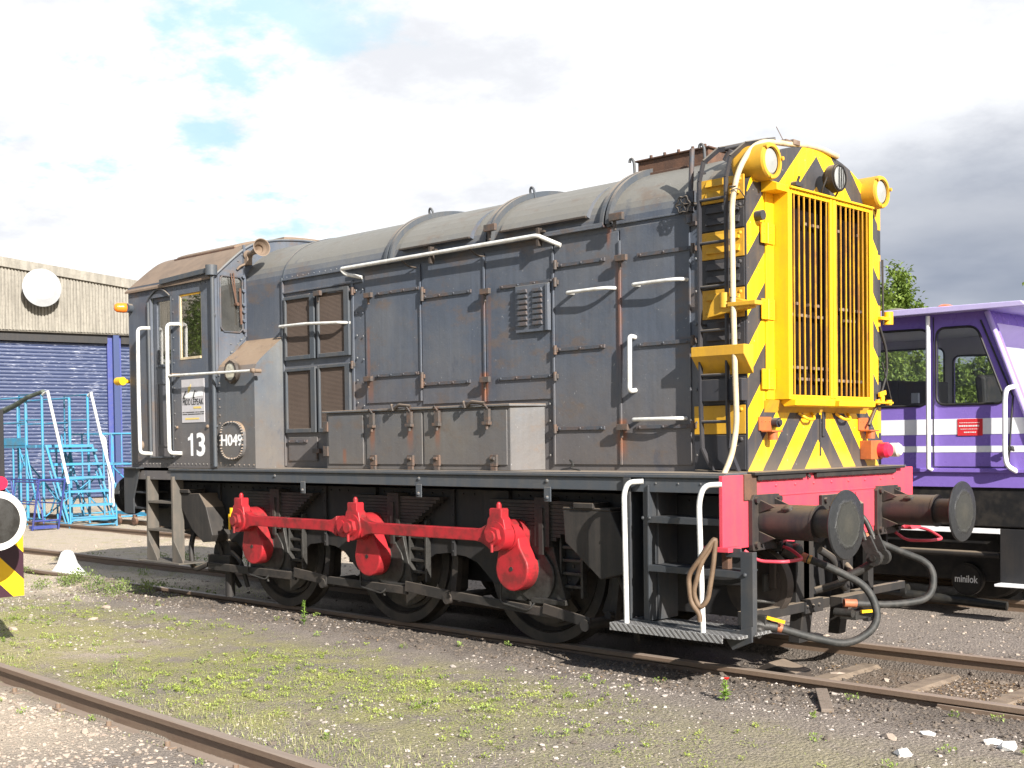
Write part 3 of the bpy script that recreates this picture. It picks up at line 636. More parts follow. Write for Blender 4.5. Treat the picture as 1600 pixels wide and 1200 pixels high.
b=MB(); b.tube([(1.37,-1.30,1.325),(1.28,-1.36,1.32),(1.262,-1.38,1.24),(1.275,-1.38,.345)],.0185,12,.07); b.build('step_handrail',MT['white'],st_)
b=MB(); b.tube([(2.04,-1.33,1.315),(1.93,-1.38,1.31),(1.905,-1.40,1.2),(1.93,-1.40,.345)],.0185,12,.09)
b.build('step_handrail',MT['white'],st_)
b=MB(); b.tube([(2.0,-1.36,.95),(1.93,-1.42,.80),(1.88,-1.44,.60),(1.92,-1.42,.50),(1.97,-1.40,.56),(2.0,-1.38,.78),(2.01,-1.36,.98),(1.95,-1.42,.86),(1.85,-1.45,.72),(1.87,-1.45,.54),(1.93,-1.44,.47),(1.935,-1.44,.42)],.017,8,.05)
b.build('rubber_tube',MT['cream2'] if 'cream2' in MT else worn('tan_rubber',(.12,.075,.045),(.20,.14,.09),.5,.6,0,12,False,.2),st_)
# ================================================================ bonnet
prof=[(-.92,ZD),(-.92,3.206)]+[(-.92*math.cos(R(a)),3.206+.50*math.sin(R(a))) for a in range(6,175,6)]+[(.92,3.206),(.92,ZD)]
def shell(name,x0,x1,mat,parent,pf=prof):
    b=MB(); n=len(pf)
    vs=[(x0,y,z) for y,z in pf]+[(x1,y,z) for y,z in pf]
    for i in range(n-1):
        b.add([vs[i],vs[i+1],vs[n+i+1],vs[n+i]],[(0,1,2,3)],1<=i<n-2)
    b.add(vs[:n],[list(range(n))]); b.add(vs[n:],[list(range(n))])
    o=b.build(name,mat,parent); bm=bmesh.new(); bm.from_mesh(o.data); bmesh.ops.remove_doubles(bm,verts=[v for v in bm.verts if x0+1e-4<v.co.x<x1-1e-4 or True],dist=1e-6); 
    for f in bm.faces: f.smooth=(len(f.verts)==4 and abs(f.normal.z)>.05)
    for e in bm.edges:
        if len(e.link_faces)==2 and e.link_faces[0].normal.angle(e.link_faces[1].normal)>R(40): e.smooth=False
    bm.to_mesh(o.data); bm.free(); return o
hood=shell('bonnet',-4.0,1.595,MT['hull'],loco)
YH=-.92
# side framing, seams, ledge
SS=lambda: b.build('side_strip',MT['hull'],hood,.002)
b=MB()
b.box((-2.2,-.975,3.19),(.76,-.925,3.206)); b.box((-2.2,-.975,3.206),(.76,-.97,3.225))            # gutter ledge
SS(); b=MB(); b.box((-3.31,-.945,3.195),(-2.2,-.921,3.21)); SS(); b=MB(); b.box((.76,-.935,3.20),(1.55,-.921,3.212)); SS(); b=MB()
b.box((-3.31,-.94,3.07),(-2.1,-.921,3.085)); 
b.rivets((-3.25,-.93,3.225),(-2.3,-.93,3.225),12); b.rivets((-2.19,-.93,3.0),(-2.19,-.93,1.98),6,.012); b.rivets((-2.10,-.93,3.0),(-2.10,-.93,1.95),6,.011)
SS(); b=MB(); b.box((-2.265,-.935,1.40),(-2.235,-.921,3.10)); SS(); b=MB(); b.box((-3.335,-.94,1.40),(-3.31,-.921,3.2))
b.rivets((.17,-.93,1.5),(.17,-.93,1.9),4,.012); b.rivets((1.56,-.93,1.5),(1.56,-.93,3.1),8,.012)
b.build('side_strip',MT['hull'],hood,.002)
def door(x0,x1,z0,z1,gap=.008,t=.012):
    b=MB(); b.box((x0+gap,YH-t,z0),(x1-gap,YH-.0005,z1)); return b.build('access_door',MT['hull'],hood,.003)
doors=[(-2.07,-1.31,1.97,3.15),(-1.31,-.53,1.94,3.15),(-.53,.225,1.94,3.15),(.225,.88,1.43,3.15),(.88,1.52,1.43,3.17),(-3.27,-2.80,1.45,1.68)]
for d in doors: door(*d)
# door-edge cover strips (raised beads)
for x,z0,z1 in ((-1.315,1.97,3.12),(-.535,1.94,3.12),(.225,1.43,3.08),(.885,1.43,3.08)): b=MB(); b.box((x-.009,-.945,z0),(x+.009,-.932,z1)); b.build('door_bead',MT['hull'],hood,.002)
def strap(pa,pb,name='hinge_strap'):
    (xa,za),(xb,zb)=S(*pa,-.94),S(*pb,-.94); z=(za+zb)/2
    b=MB(); b.box((min(xa,xb),-.948,z-.014),(max(xa,xb),-.932,z+.014)); n=max(3,int(abs(xb-xa)/.13))
    b.rivets((min(xa,xb)+.03,-.948,z),(max(xa,xb)-.03,-.948,z),n,.010)
    return b.build(name,MT['hstrap'],hood,.002)
MT['hstrap']=worn('hinge_strap_paint',(.065,.073,.088),(.13,.08,.055),.6,.6,0,12,False,.3)
for a in [((589,459),(655,450)),((662,464),(736,455)),((781,450),(866,437)),((589,587),(655,583)),((662,600),(735,596)),((779,592),(864,587)),
          ((873,415),(945,405)),((996,399),(1080,387)),((871,547),(945,540)),((996,540),(1080,531)),((871,670),(945,668)),((995,667),(1080,666)),((450,466),(484,460)),((512,458),(546,450)),((450,690),(480,689))]: strap(*a)
# hinge knuckles on the door posts
for px,py in ((868,414),(868,441),(868,547),(868,588),(868,670),(660,455),(660,464),(660,588),(660,600),(1083,388),(1083,532),(1083,665),(551,455),(551,570)):
    x,z=S(px,py,-.95); b=MB(); b.cyl((x,-.955,z-.035),(x,-.955,z+.035),.015,8); b.box((x-.022,-.955,z-.018),(x+.022,-.935,z+.018)); b.build('hinge',MT['hinge'],hood,.002)
def latch(px,py,y=-.92,s=1.0):
    x,z=S(px,py,y-.03); b=MB(); b.box((x-.055*s,y-.03,z-.018*s),(x+.02*s,y-.012,z+.018*s)); b.cyl((x,y-.01,z),(x,y-.075,z),.014*s,8)
    b.box((x-.02*s,y-.085,z-.025*s),(x+.085*s,y-.055,z+.02*s)); b.box((x-.012*s,y-.05,z-.08*s),(x+.01*s,y-.035,z-.01*s))
    return b.build('catch',MT['hinge'],hood,.003)
for q in ((759,456),(759,593),(577,462),(577,592),(970,404),(973,667),(498,459),(497,704)): latch(*q)
latch(766,357,-.95,1.2); latch(962,340,-.95,1.2)
# filter grilles
for (x0,x1,z0,z1) in ((-3.28,-2.80,2.42,3.03),(-2.76,-2.28,2.42,3.05),(-3.28,-2.80,1.72,2.34),(-2.76,-2.28,1.72,2.35)):
    f=MB(); w_=.045; yo=-.955
    f.box((x0,yo,z0),(x0+w_*.6,-.921,z1)); f.box((x1-w_*1.6,yo,z0),(x1,-.921,z1)); f.box((x0+w_*.6,yo,z0),(x1-w_*1.6,-.921,z0+.04)); f.box((x0+w_*.6,yo,z1-.03),(x1-w_*1.6,-.921,z1))
    g=f.build('filter_grille',MT['grey'],hood,.004)
    # note: mesh pane set in the frame belongs to the grille
    p=MB(); p.box((x0+w_*.6,-.935,z0+.04),(x1-w_*1.6,-.923,z1-.03)); p.build('filter_mesh',MT['mesh'],hood)
# louvre panel
b=MB(); b.box((-.16,-.962,2.47),(.20,-.934,2.84)); b.box((.17,-.975,2.47),(.2,-.962,2.83)); lv=b.build('louvre_panel',MT['hull'],hood,.004)
b=MB()
for cx_ in (-.075,.085):
    for i in range(7):
        z=2.52+i*.043; b.prism([(z,-.962),(z,-.982),(z+.006,-.984),(z+.032,-.962)][::1] and [(cx_-.055,z),(cx_+.055,z),(cx_+.045,z+.03),(cx_-.045,z+.03)],'y',-.98,-.962)
b.build('louvre_slat',MT['hstrap'],hood,.004)
# roof bands with lifting eyes
def band(x,z_eye=True,w_=.06,off=.03):
    b=MB(); P=[(-.92,3.21)]+[(-.92*math.cos(R(a)),3.206+.50*math.sin(R(a))) for a in range(3,178,3)]+[(.92,3.21)]
    for i in range(len(P)-1):
        (y0,z0),(y1,z1)=P[i],P[i+1]
        def o_(y,z): 
            n=Vector((y/.8464,(z-3.206)/.25)).normalized(); return (y+n.x*off,z+n.y*off)
        (a0,c0),(a1,c1)=o_(y0,z0),o_(y1,z1)
        b.add([(x-w_/2,a0,c0),(x+w_/2,a0,c0),(x+w_/2,a1,c1),(x-w_/2,a1,c1)],[(0,1,2,3)],True)
        for xx in (x-w_/2,x+w_/2): b.add([(xx,a0,c0),(xx,a1,c1),(xx,y1,z1),(xx,y0,z0)],[(0,1,2,3)])
    b.box((x-w_/2,-.95,3.19),(x+w_/2,-.921,3.225))
    return b.build('roof_band',MT['grey'],hood)
band(-3.325,w_=.02,off=.006)
for x in (-1.74,-.50,.735):
    band(x,w_=.03,off=.045); band(x+.055,w_=.03,off=.045)
b=MB()
for x in (-1.71,-.45):
    b=MB(); b.tube([(x-.022,-.42,3.64),(x-.022,-.44,3.72),(x,-.445,3.745),(x+.022,-.44,3.72),(x+.022,-.42,3.64)],.010,8,.02); b.build('lifting_eye',MT['grey'],hood)
for x in (.71,1.36):
    b=MB(); b.tube([(x,-.52,3.60),(x,-.53,3.74),(x-.02,-.53,3.775),(x-.04,-.53,3.77),(x-.045,-.53,3.745)],.011,8,.02); b.build('lifting_eye',MT['grey'],hood)
# side flaps in the rounded roof
for x0,x1 in ((-1.56,-.68),(-.33,.58)):
    b=MB(); A=[(a,.018 if a>8 else .05) for a in (4,8,14,20,28,36,44)]
    def pt(a,o): 
        y=-.92*math.cos(R(a)); z=3.206+.50*math.sin(R(a)); n=Vector((y/.8464,(z-3.206)/.25)).normalized(); return (y+n.x*o,z+n.y*o)
    outer=[pt(9,.045),pt(15,.036),pt(22,.028),pt(30,.02),pt(38,.012),pt(44,.004)]
    inner=[pt(9,.0),pt(15,0),pt(22,0),pt(30,0),pt(38,0),pt(44,0)]
    for i in range(5):
        b.add([(x0,*outer[i]),(x1,*outer[i]),(x1,*outer[i+1]),(x0,*outer[i+1])],[(0,1,2,3)],True)
        for xx in (x0,x1): b.add([(xx,*outer[i]),(xx,*outer[i+1]),(xx,*inner[i+1]),(xx,*inner[i])],[(0,1,2,3)])
    b.add([(x0,*outer[0]),(x1,*outer[0]),(x1,*inner[0]),(x0,*inner[0])],[(0,1,2,3)])
    f=b.build('roof_flap',MT['hull'],hood)
    b=MB(); n=int((x1-x0)/.15); yb,zb=pt(9,.045)
    b.box((x0,yb-.012,zb-.012),(x1,yb+.01,zb+.004))
    b.build('flap_lip',MT['brown'],hood,.002)
# exhaust box on the roof
b=MB(); b.box((.66,-.42,3.60),(1.32,.30,3.765)); b.box((.64,-.44,3.765),(1.34,.32,3.778)); b.box((.64,-.455,3.60),(1.34,-.43,3.66))
for x in (.80,.93,1.06,1.19,1.3): b.cyl((x,-.435,3.775),(x,-.435,3.795),.012,8)
b.build('exhaust_box',MT['rust'],loco,.004)
b=MB(); x,z=S(1081,325,-.93); b.cyl((x,-.95,3.22),(x,-.92,3.64),.018,10); b.cyl((x,-.95,3.20),(x,-.945,3.30),.028,8); b.cyl((x,-.96,3.12),(x,-.96,3.18),.022,8); b.box((x-.02,-.97,3.26),(x+.04,-.93,3.34)); b.box((x-.01,-.96,3.10),(x+.05,-.93,3.13))
b.build('roof_pipe',MT['hstrap'],loco,.003)
# hand wheel
xw,zw=S(1067,320,-1.0); b=MB()
b.tube([(xw+.055*(1+.12*math.cos(6*a))*math.cos(a),-1.0,zw+.055*(1+.12*math.cos(6*a))*math.sin(a)) for a in [2*math.pi*i/36 for i in range(37)]],.007,6,cap=False)
for i in range(6):
    a=math.pi/3*i; b.tube([(xw,-1.0,zw),(xw+.055*math.cos(a),-1.0,zw+.055*math.sin(a))],.005,6)
b.cyl((xw,-1.01,zw),(xw,-.98,zw),.015,8); b.cyl((xw,-.99,zw),(xw+.08,-.93,zw),.012,8); b.build('hand_wheel',MT['black'],loco)
# white rails on the bonnet side
def rail(pts,r=.0145,fil=.04,name='grab_rail',par=None,mat=None):
    b=MB(); b.tube(pts,r,10,fil); return b.build(name,mat or MT['white'],par or loco)
rail([(-2.10,-.93,3.11),(-2.26,-1.0,3.15),(-2.30,-1.02,3.20),(.14,-1.02,3.20),(.20,-1.0,3.17),(.32,-.95,3.11)],.017)
for px,py in ((675,398),(843,362)):
    b=MB(); x,z=S(px,py,-.99); b.box((x-.012,-1.02,3.12),(x+.012,-.975,3.26)); b.box((x-.03,-1.0,3.225),(x+.05,-.97,3.24)); b.build('rail_bracket',MT['brown'],loco)
for px in (632,738): b=MB(); x=S(px,400,-.98)[0]; b.tube([(x,-1.02,3.19),(x+.04,-.97,3.13),(x+.10,-.93,3.12)],.007,6,.03); b.build('rail_bracket',MT['brown'],loco)
zz_=2.735
rail([(-3.30,-.93,2.75),(-3.30,-1.0,2.75),(-2.86,-1.01,2.745),(-2.36,-1.0,2.72),(-2.28,-.93,2.715)],.014,.03)
for a,c,z in ((.41,.82,2.735),(1.045,1.47,2.735),(1.035,1.45,1.76)): rail([(a+.02,-.93,z),(a,-1.0,z),(c-.08,-1.01,z),(c,-.99,z),(c+.02,-.93,z)],.014,.03)
rail([(1.0+.02,-.93,2.36),(1.01,-.985,2.37),(1.01,-.99,1.965),(1.02,-.93,1.975)],.0175,.045)
b=MB(); b.tube([(.41,-.93,1.42),(.40,-.97,1.47),(.47,-1.0,1.44),(.44,-1.0,1.40),(.62,-1.1,1.392)],.006,6,.02); b.build('loose_cable',MT['hose'],loco)
# battery / tool box on the running plate
b=MB(); b.box((-2.31,-1.20,1.386),(.0,-.921,1.885)); b.prism([(.0,-1.195),(.11,-.921),(.0,-.921)],'z',1.386,1.885); b.prism([(-2.34,-1.23),(.02,-1.23),(.125,-.921),(-2.34,-.921)],'z',1.885,1.905); bb=b.build('tool_box',MT['hull2'],loco,.005)
b=MB()
for x0,x1 in ((-2.27,-1.78),(-1.73,-1.01),(-.985,-.03)): b.box((x0,-1.212,1.43),(x1,-1.2005,1.865))
b.build('box_door',MT['hull2'],bb,.003)
b=MB()
for px in (582,641,684,762):
    b=MB(); x=U(px,660,'y',-1.23)[0]; b.tube([(x-.06,-1.22,1.895),(x-.02,-1.25,1.91),(x+.02,-1.25,1.87)],.008,6,.02); b.box((x-.025,-1.25,1.77),(x+.03,-1.225,1.87)); b.box((x-.04,-1.26,1.745),(x+.035,-1.22,1.77)); b.cyl((x,-1.24,1.71),(x,-1.24,1.75),.012,8); b.build('box_clasp',MT['hinge'],bb,.002)
for px in (583,641,682,771):
    b=MB(); x=U(px,725,'y',-1.23)[0]; b.box((x-.035,-1.235,1.42),(x+.035,-1.212,1.51)); b.box((x-.03,-1.235,1.386),(x+.03,-1.215,1.415)); b.cyl((x-.02,-1.24,1.48),(x+.02,-1.24,1.48),.014,8); b.build('box_hinge',MT['hinge'],bb,.002)
for z in (1.50,1.72): b=MB(); b.box((-2.335,-1.225,z),(-2.27,-1.205,z+.09)); b.build('box_hinge',MT['hinge'],bb,.002)
for px in (622,735): b=MB(); x=U(px,636,'y',-1.2)[0]; b.tube([(x,-1.24,1.90),(x+.05,-1.24,1.93),(x+.18,-1.22,1.915)],.014,8,.02); b.tube([(x-.04,-1.23,1.93),(x-.02,-1.26,1.93),(x,-1.26,1.88)],.012,6,.02); b.build('lid_handle',MT['brown'],bb)
# ================================================================ nose
nose=shell('nose',1.595,1.965,MT['nose_side'] if 'nose_side' in MT else MT['dark'],loco)
nf=[(y,z) for y,z in prof]
b=MB(); b.prism(nf,'x',1.966,1.972); nfr=b.build('nose_face',MT['nose'],nose)
b=MB(); b.bar((1.968,-.925,1.39),(1.968,-.925,3.25),.012,.012); b.build('corner_strip',MT['dark'],nose)
bands=[('yellow2',3.235,3.40),('dark',3.045,3.225),('yellow2',2.85,3.037),('dark',2.648,2.842),('yellow2',2.44,2.64),('dark',2.25,2.432),('dark',1.85,2.04),('yellow2',1.645,1.842),('dark',1.40,1.637)]
for mt,z0,z1 in bands:
    b=MB(); x0=1.605 if z0>1.84 else 1.54
    b.box((x0,-.934,z0),(1.962,-.9205,z1)); pn=b.build('side_panel',MT[mt],nose,.003)
    b=MB()
    if z0>2.2:
        for z in (z0+.035,z0+(z1-z0)*.5+.025):
            b.prism([(-.934,z),(-.957,z+.002),(-.957,z+.006),(-.934,z+.05)],'x',1.66,1.93)
    b.dome((1.93,-.934,z1-.03),(0,-1,0),.016,.014,6)
    b.build('panel_louvre',MT[mt],nose,.002)
# boxy step pocket on the side
b=MB(); b.prism([(-.934,2.245),(-1.05,2.245),(-1.05,2.18),(-.934,2.05)],'x',1.60,2.03); b.build('side_pocket',MT['yellow2'],nose,.004)
b=MB(); b.box((1.62,-1.0,1.87),(1.98,-.936,2.02)); b.build('vent_box',MT['dark'],nose,.004)
# cab-front lamp bracket yellow, upper side bracket
b=MB(); b.prism([(1.75,2.53),(1.80,2.60),(1.98,2.55),(2.06,2.52),(2.06,2.49),(1.72,2.44)],'y',-1.03,-.94); b.cyl((1.86,-1.02,2.50),(1.86,-1.02,2.60),.035,12); b.box((1.90,-1.05,2.50),(2.12,-.96,2.53)); b.build('side_lamp_iron',MT['yellow2'],nose,.004)
# radiator box
XG=2.10; ZG0,ZG1=1.88,3.345
b=MB(); b.box((1.9725,-.70,ZG0),(1.985,-.60,3.33)); b.box((1.9725,.60,ZG0),(1.985,.70,3.33))
b.box((1.9725,-.60,ZG0),(XG,-.588,ZG1)); b.box((1.9725,.588,ZG0),(XG,.60,ZG1))
b.box((1.9725,-.588,ZG1-.015),(XG+.02,.588,ZG1)); b.box((1.9725,-.588,ZG0),(XG,.588,ZG0+.015))
b.prism([(1.9725,3.30),(XG+.0,3.30),(XG,3.345),(1.9725,3.40)],'y',-.74,-.60)
b.box((XG-.012,-.588,ZG0+.015),(XG,-.55,ZG1-.015)); b.box((XG-.012,.55,ZG0+.015),(XG,.588,ZG1-.015)); b.box((XG-.012,-.045,ZG0+.015),(XG+.006,-.008,ZG1-.015)); b.box((XG-.012,.003,ZG0+.015),(XG+.006,.04,ZG1-.015))
b.box((XG-.012,-.55,3.30),(XG,-.045,3.33)); b.box((XG-.012,.04,3.30),(XG,.55,3.33)); b.box((XG-.012,-.55,ZG0+.015),(XG,-.045,1.912)); b.box((XG-.012,.04,ZG0+.015),(XG,.55,1.912))
b.rivets((XG,-.56,3.322),(XG,.56,3.322),26,.008,(1,0,0)); b.rivets((XG,-.54,1.905),(XG,.54,1.905),24,.008,(1,0,0))
rad=b.build('radiator_surround',MT['yellow'],loco,.003)
b=MB(); b.box((1.9735,-.585,1.90),(1.985,.585,3.33)); b.build('radiator_core',MT['rust'],rad)
dk=worn('radiator_core_dark',(.008,.006,.006),(.02,.011,.009),.6,.9,0,10,True,.2,None,.05); bpy.data.objects['radiator_core'].data.materials[0]=dk
def slats(y0,y1,n):
    w=(y1-y0)/n
    for i in range(n):
        y=y0+w*(i+.5)+random.uniform(-.006,.006); b=MB(); l=random.uniform(-.006,.006)
        b.add([],[]) ; q_=random.uniform(-.006,.006); b.add([(XG-.004+e_*dx_,y+sy_*.0048+(q_ if zz__>2 else 0),zz__) for zz__ in (1.913,3.299) for dx_,sy_ in ((0,-1),(0,1),(-.008,1),(-.008,-1)) for e_ in (1,)],[(0,1,2,3),(4,5,6,7),(0,1,5,4),(1,2,6,5),(2,3,7,6),(3,0,4,7)]); b.build('shutter_slat',MT['slat'],rad)
MT['slat']=worn('slat_yellow',(.66,.35,.02),(.22,.08,.04),.9,.5,0,7,True,.1)
slats(-.55,-.045,7); slats(.04,.55,8)
b=MB()
for z in (3.12,2.55,2.47,2.10,2.02):
    for y in [-.5+.056*i for i in range(9)]+[.08+.056*i for i in range(9)]:
        if random.random()<.5: b=MB(); b.box((XG-.09,y,z),(XG-.065,y+.03,z+.02)); b.build('slat_clip',MT['railside'],rad)
pass
b=MB(); b.prism([(XG-.10,ZG0-.001),(XG+.035,ZG0-.001),(XG+.03,1.838),(XG-.06,1.83)],'y',-.57,-.03); b.build('lower_tray',MT['yellow'],rad,.004)
b=MB(); b.prism([(XG-.10,ZG0-.001),(XG+.035,ZG0-.001),(XG+.03,1.838),(XG-.06,1.83)],'y',.03,.57); b.build('lower_tray',MT['yellow'],rad,.004)
b=MB(); b.prism([(1.9725,1.875),(2.02,1.875),(1.9725,1.79)],'y',-.72,.72); b.build('tray_bracket',MT['yellow2'],rad,.003)
b=MB()
for z in (3.02,2.50,2.02,): b.box((1.986,-.77,z-.07),(1.998,-.61,z+.07)); b.rivets((1.998,-.74,z-.05),(1.998,-.74,z+.05),3,.009,(1,0,0)); b.rivets((1.998,-.66,z-.05),(1.998,-.66,z+.05),3,.009,(1,0,0)); b.cyl((2.0,-.70,z-.07),(2.0,-.70,z+.07),.012,8)
b.build('box_hinge',MT['yellow'],rad,.002)
for y in (-.19,.33):
    b=MB(); b.tube([(1.98,y-.09,1.79),(2.03,y-.05,1.745),(2.03,y+.05,1.745),(1.98,y+.09,1.79)],.011,8,.03); b.build('pull_handle',MT['yellow'],nose)
b=MB(); b.box((1.9725,.05,1.62),(1.985,.09,1.80)); b.box((1.9725,.02,1.48),(1.98,.035,1.78)); b.build('nose_bracket',MT['dark'],nose,.002)
b=MB(); b.cyl((1.972,-.62,1.72),(2.03,-.62,1.72),.035,14); b.cyl((2.03,-.62,1.72),(2.045,-.62,1.72),.022,10); b.build('socket',MT['dark'],nose,.003); b=MB(); b.cyl((1.972,-.80,3.13),(2.03,-.80,3.13),.035,14); b.build('socket',MT['dark'],nose,.003)
# headlamps
def headlamp(y):
    b=MB(); b.lathe([(0,0),(.118,0),(.125,.02),(.125,.235),(.118,.25),(.095,.252),(.093,.235)],(1.84,y,3.49),(1,0,0),36)
    b.box((1.80,y-.05,3.33),(1.97,y+.05,3.40)) if abs(y)>1 else None
    for a in (0,120,240): b.lathe([(.014,0),(.014,.02),(0,.02)],(2.085,y+.118*math.cos(R(a+15)),3.49+.118*math.sin(R(a+15))),(1,0,0),8)
    h=b.build('headlamp',MT['yellow2'],loco,.002)
    l=MB(); l.lathe([(.094,0),(.08,.012),(.0,.022)],(2.065,y,3.49),(1,0,0),28); l.build('lamp_glass',MT['lens'],h)
headlamp(-.777); headlamp(.777)
b=MB(); b.cyl((2.03,.04,3.475),(2.075,.04,3.482),.06,18,.096); b.cyl((2.075,.04,3.482),(2.13,.04,3.485),.10,24)
b.tube([(2.09,-.055,3.485),(2.06,-.07,3.40),(2.03,-.04,3.345),(2.03,.12,3.345),(2.06,.15,3.40),(2.09,.135,3.485)],.008,6,.03); b.box((1.99,-.03,3.345),(2.07,.11,3.36))
sp_=b.build('spotlight',MT['black'],loco,.003)
b=MB(); b.lathe([(.09,0),(.06,.01),(0,.016)],(2.131,.04,3.485),(1,0,0),24); b.build('lamp_glass',MT['lens'],sp_)
b=MB()
for z in (-.03,0,.03): b.bar((2.152,.04+z,3.405),(2.152,.04+z,3.565),.005,.005)
b.lathe([(.094,0),(.094,.012),(.084,.012)],(2.131,.04,3.485),(1,0,0),24); b.build('lamp_guard',MT['black'],sp_)
b=MB(); b.cyl((1.972,-.33,3.40),(2.02,-.33,3.40),.03,10); b.tube([(2.0,-.33,3.40),(2.03,-.33,3.46)],.01,6); b.bar((2.02,-.38,3.40),(2.02,-.28,3.40),.02,.02); b.build('wing_nut',MT['dark'],nose)
b=MB(); b.box((1.93,-.42,3.68),(1.98,-.35,3.715)); b.box((1.93,-.34,3.69),(1.99,-.25,3.725)); b.tube([(1.95,-.40,3.70),(1.93,-.47,3.80)],.0035,5); b.build('aerial_base',MT['railside'],loco,.003)
b=MB(); b.cyl((1.70,-.72,3.55),(1.75,-.72,3.62),.05,12); b.build('roof_knob',MT['hstrap'],loco)
# cream air pipe from the beam up the ladder and over the nose
b=MB(); b.tube([(1.93,-1.15,1.37),(1.95,-1.08,1.50),(1.965,-1.04,1.70),(1.945,-1.03,2.1),(1.935,-1.03,2.6),(1.93,-1.03,3.20),(1.95,-.98,3.42),(1.975,-.86,3.58),(1.97,-.72,3.645),(1.965,-.55,3.672),(1.965,-.35,3.690),(1.965,-.1,3.722),(1.975,.10,3.722),(1.99,.27,3.695)],.0195,12,.10); b.build('air_pipe',MT['cream'],loco)
b=MB()
for z in (3.30,2.56,2.03,1.56): b.tube([(1.90,-1.0,z),(1.93,-1.055,z),(1.96,-1.02,z+.005)],.004,5)
b.tube([(1.93,-1.05,3.27),(1.98,-1.03,3.29),(2.0,-.96,3.22),(1.96,-.95,3.16),(1.93,-1.04,3.2)],.004,5,.04); b.build('pipe_tie',MT['black'],loco)
# ladder
b=MB(); yl=-1.0
for x,xb in ((1.645,1.72),(1.865,1.93)):
    P=[(xb,-.97,1.39),(x+.01,yl,1.55),(x,yl,1.8),(x,yl,3.38),(x+.01,-.96,3.52),(x+.05,-.84,3.62),(x+.08,-.60,3.68)]
    for i in range(len(P)-1): b.bar(P[i],P[i+1],.014,.036,(0,1,0)) if i!=3 else b.bar(P[i],P[i+1],.014,.036,(0,1,.4))
for z in (3.25,2.955,2.655,2.355,2.05,1.73): b.cyl((1.645,yl,z),(1.865,yl,z),.011,8)
for z in (3.45,2.4): b.bar((1.645,yl,z),(1.645,-.93,z),.02,.012)
b.tube([(1.66,-.80,3.63),(1.9,-.62,3.68),(1.97,-.55,3.69)],.018,8); b.build('ladder',MT['dark'],loco)
# tail lamps, orange bracket, far-side fittings
b=MB(); b.box((1.9725,.62,1.44),(2.07,.80,1.585)); tl=b.build('tail_lamp_box',MT['orange'],loco,.005)
b=MB(); b.lathe([(.06,0),(.06,.06),(.045,.085),(0,.09)],(2.07,.76,1.51),(1,-.05,0),20); b.build('red_lens',MT['redlens'],tl)
b=MB(); b.lathe([(.055,0),(.055,.06),(.04,.08),(0,.085)],(2.07,.935,1.51),(1,.05,0),20); b.cyl((2.0,.935,1.51),(2.07,.935,1.51),.05,14); b.build('clear_lens',MT['clear'],tl)
for y in (-.72,.66):
    b=MB(); b.box((1.9725,y-.075,1.665),(1.985,y+.075,1.76)); b.box((1.98,y-.05,1.655),(2.07,y+.08,1.667)); b.cyl((2.03,y+.02,1.60),(2.03,y+.02,1.655),.035,12); b.rivets((1.985,y-.05,1.73),(1.985,y+.05,1.73),3,.007,(1,0,0)); b.build('lamp_iron',MT['orange'],loco,.004)
for mt,z0,z1 in bands:
    b=MB(); b.box((1.61,.9205,z0),(1.93,.934,z1)); b.box((1.93,.9205,z0-.004),(1.962,.985,z1+.004)); b.dome((1.93,.934,z1-.05),(0,1,0),.02,.03,8); b.build('side_panel',MT[mt],nose,.003)
b=MB(); b.box((1.93,.93,2.53),(2.0,1.10,2.555)); b.cyl((1.97,1.09,2.50),(1.97,1.09,2.60),.04,12); b.build('side_lamp_iron',MT['yellow'],nose,.004)
b=MB(); b.box((1.95,.72,1.87),(2.06,1.0,1.885)); b.cyl((2.0,.93,1.885),(2.0,.93,1.93),.02,8); b.bar((2.0,.88,1.94),(2.0,.98,1.96),.02,.035); b.cyl((2.03,.98,1.86),(2.03,.98,1.9),.025,8); b.cyl((2.03,.80,1.86),(2.03,.80,1.9),.02,8); b.build('wing_bolt_bracket',MT['yellow'],loco,.003)
b=MB(); b.tube([(1.97,.95,2.48),(1.99,1.02,2.30),(1.99,1.03,2.12),(1.97,.97,1.95),(2.0,.80,1.80),(2.03,.66,1.70)],.011,8,.05); b.tube([(1.97,.99,2.2),(1.99,1.0,2.1),(1.99,1.1,1.9)],.006,6); b.tube([(1.985,.97,3.0),(1.985,.98,2.5)],.009,6); b.build('lamp_cable',MT['black'],loco)
b=MB(); b.prism([(1.972,3.39),(2.03,3.39),(1.972,3.62)],'y',-.02,.0); b.build('peak_fin',MT['yellow'],nose,.002) if 0 else None
# ================================================================ cab
def arch(y): return float(np.interp(abs(y),[0,.12,.25,.36,.47,.56,.64,.72,.79,.84,.89,.93,.98,1.05,1.12,1.2,1.31],[3.742,3.741,3.736,3.727,3.716,3.702,3.686,3.667,3.645,3.624,3.598,3.572,3.535,3.478,3.418,3.348,3.25]))
cab=empty('cab',(-4.85,0,ZD)); cab.parent=loco; cab.matrix_parent_inverse=WM(loco).inverted()
b=MB(); CY=1.27; X0,X1=-5.68,-3.985
side_h=[(-5.225,-4.815,1.50,3.17),(-4.66,-4.235,2.49,3.16)]
b.gridwall('y',-CY,-CY+.03,(X0,X1),(1.255,3.325),side_h)
b2=MB(); b2.gridwall('y',CY-.03,CY,(X0,X1),(1.255,3.325),[(-5.225,-4.815,2.40,3.17),(-4.66,-4.235,2.40,3.16)]); b2.build('cab_side',MT['hull'],cab)
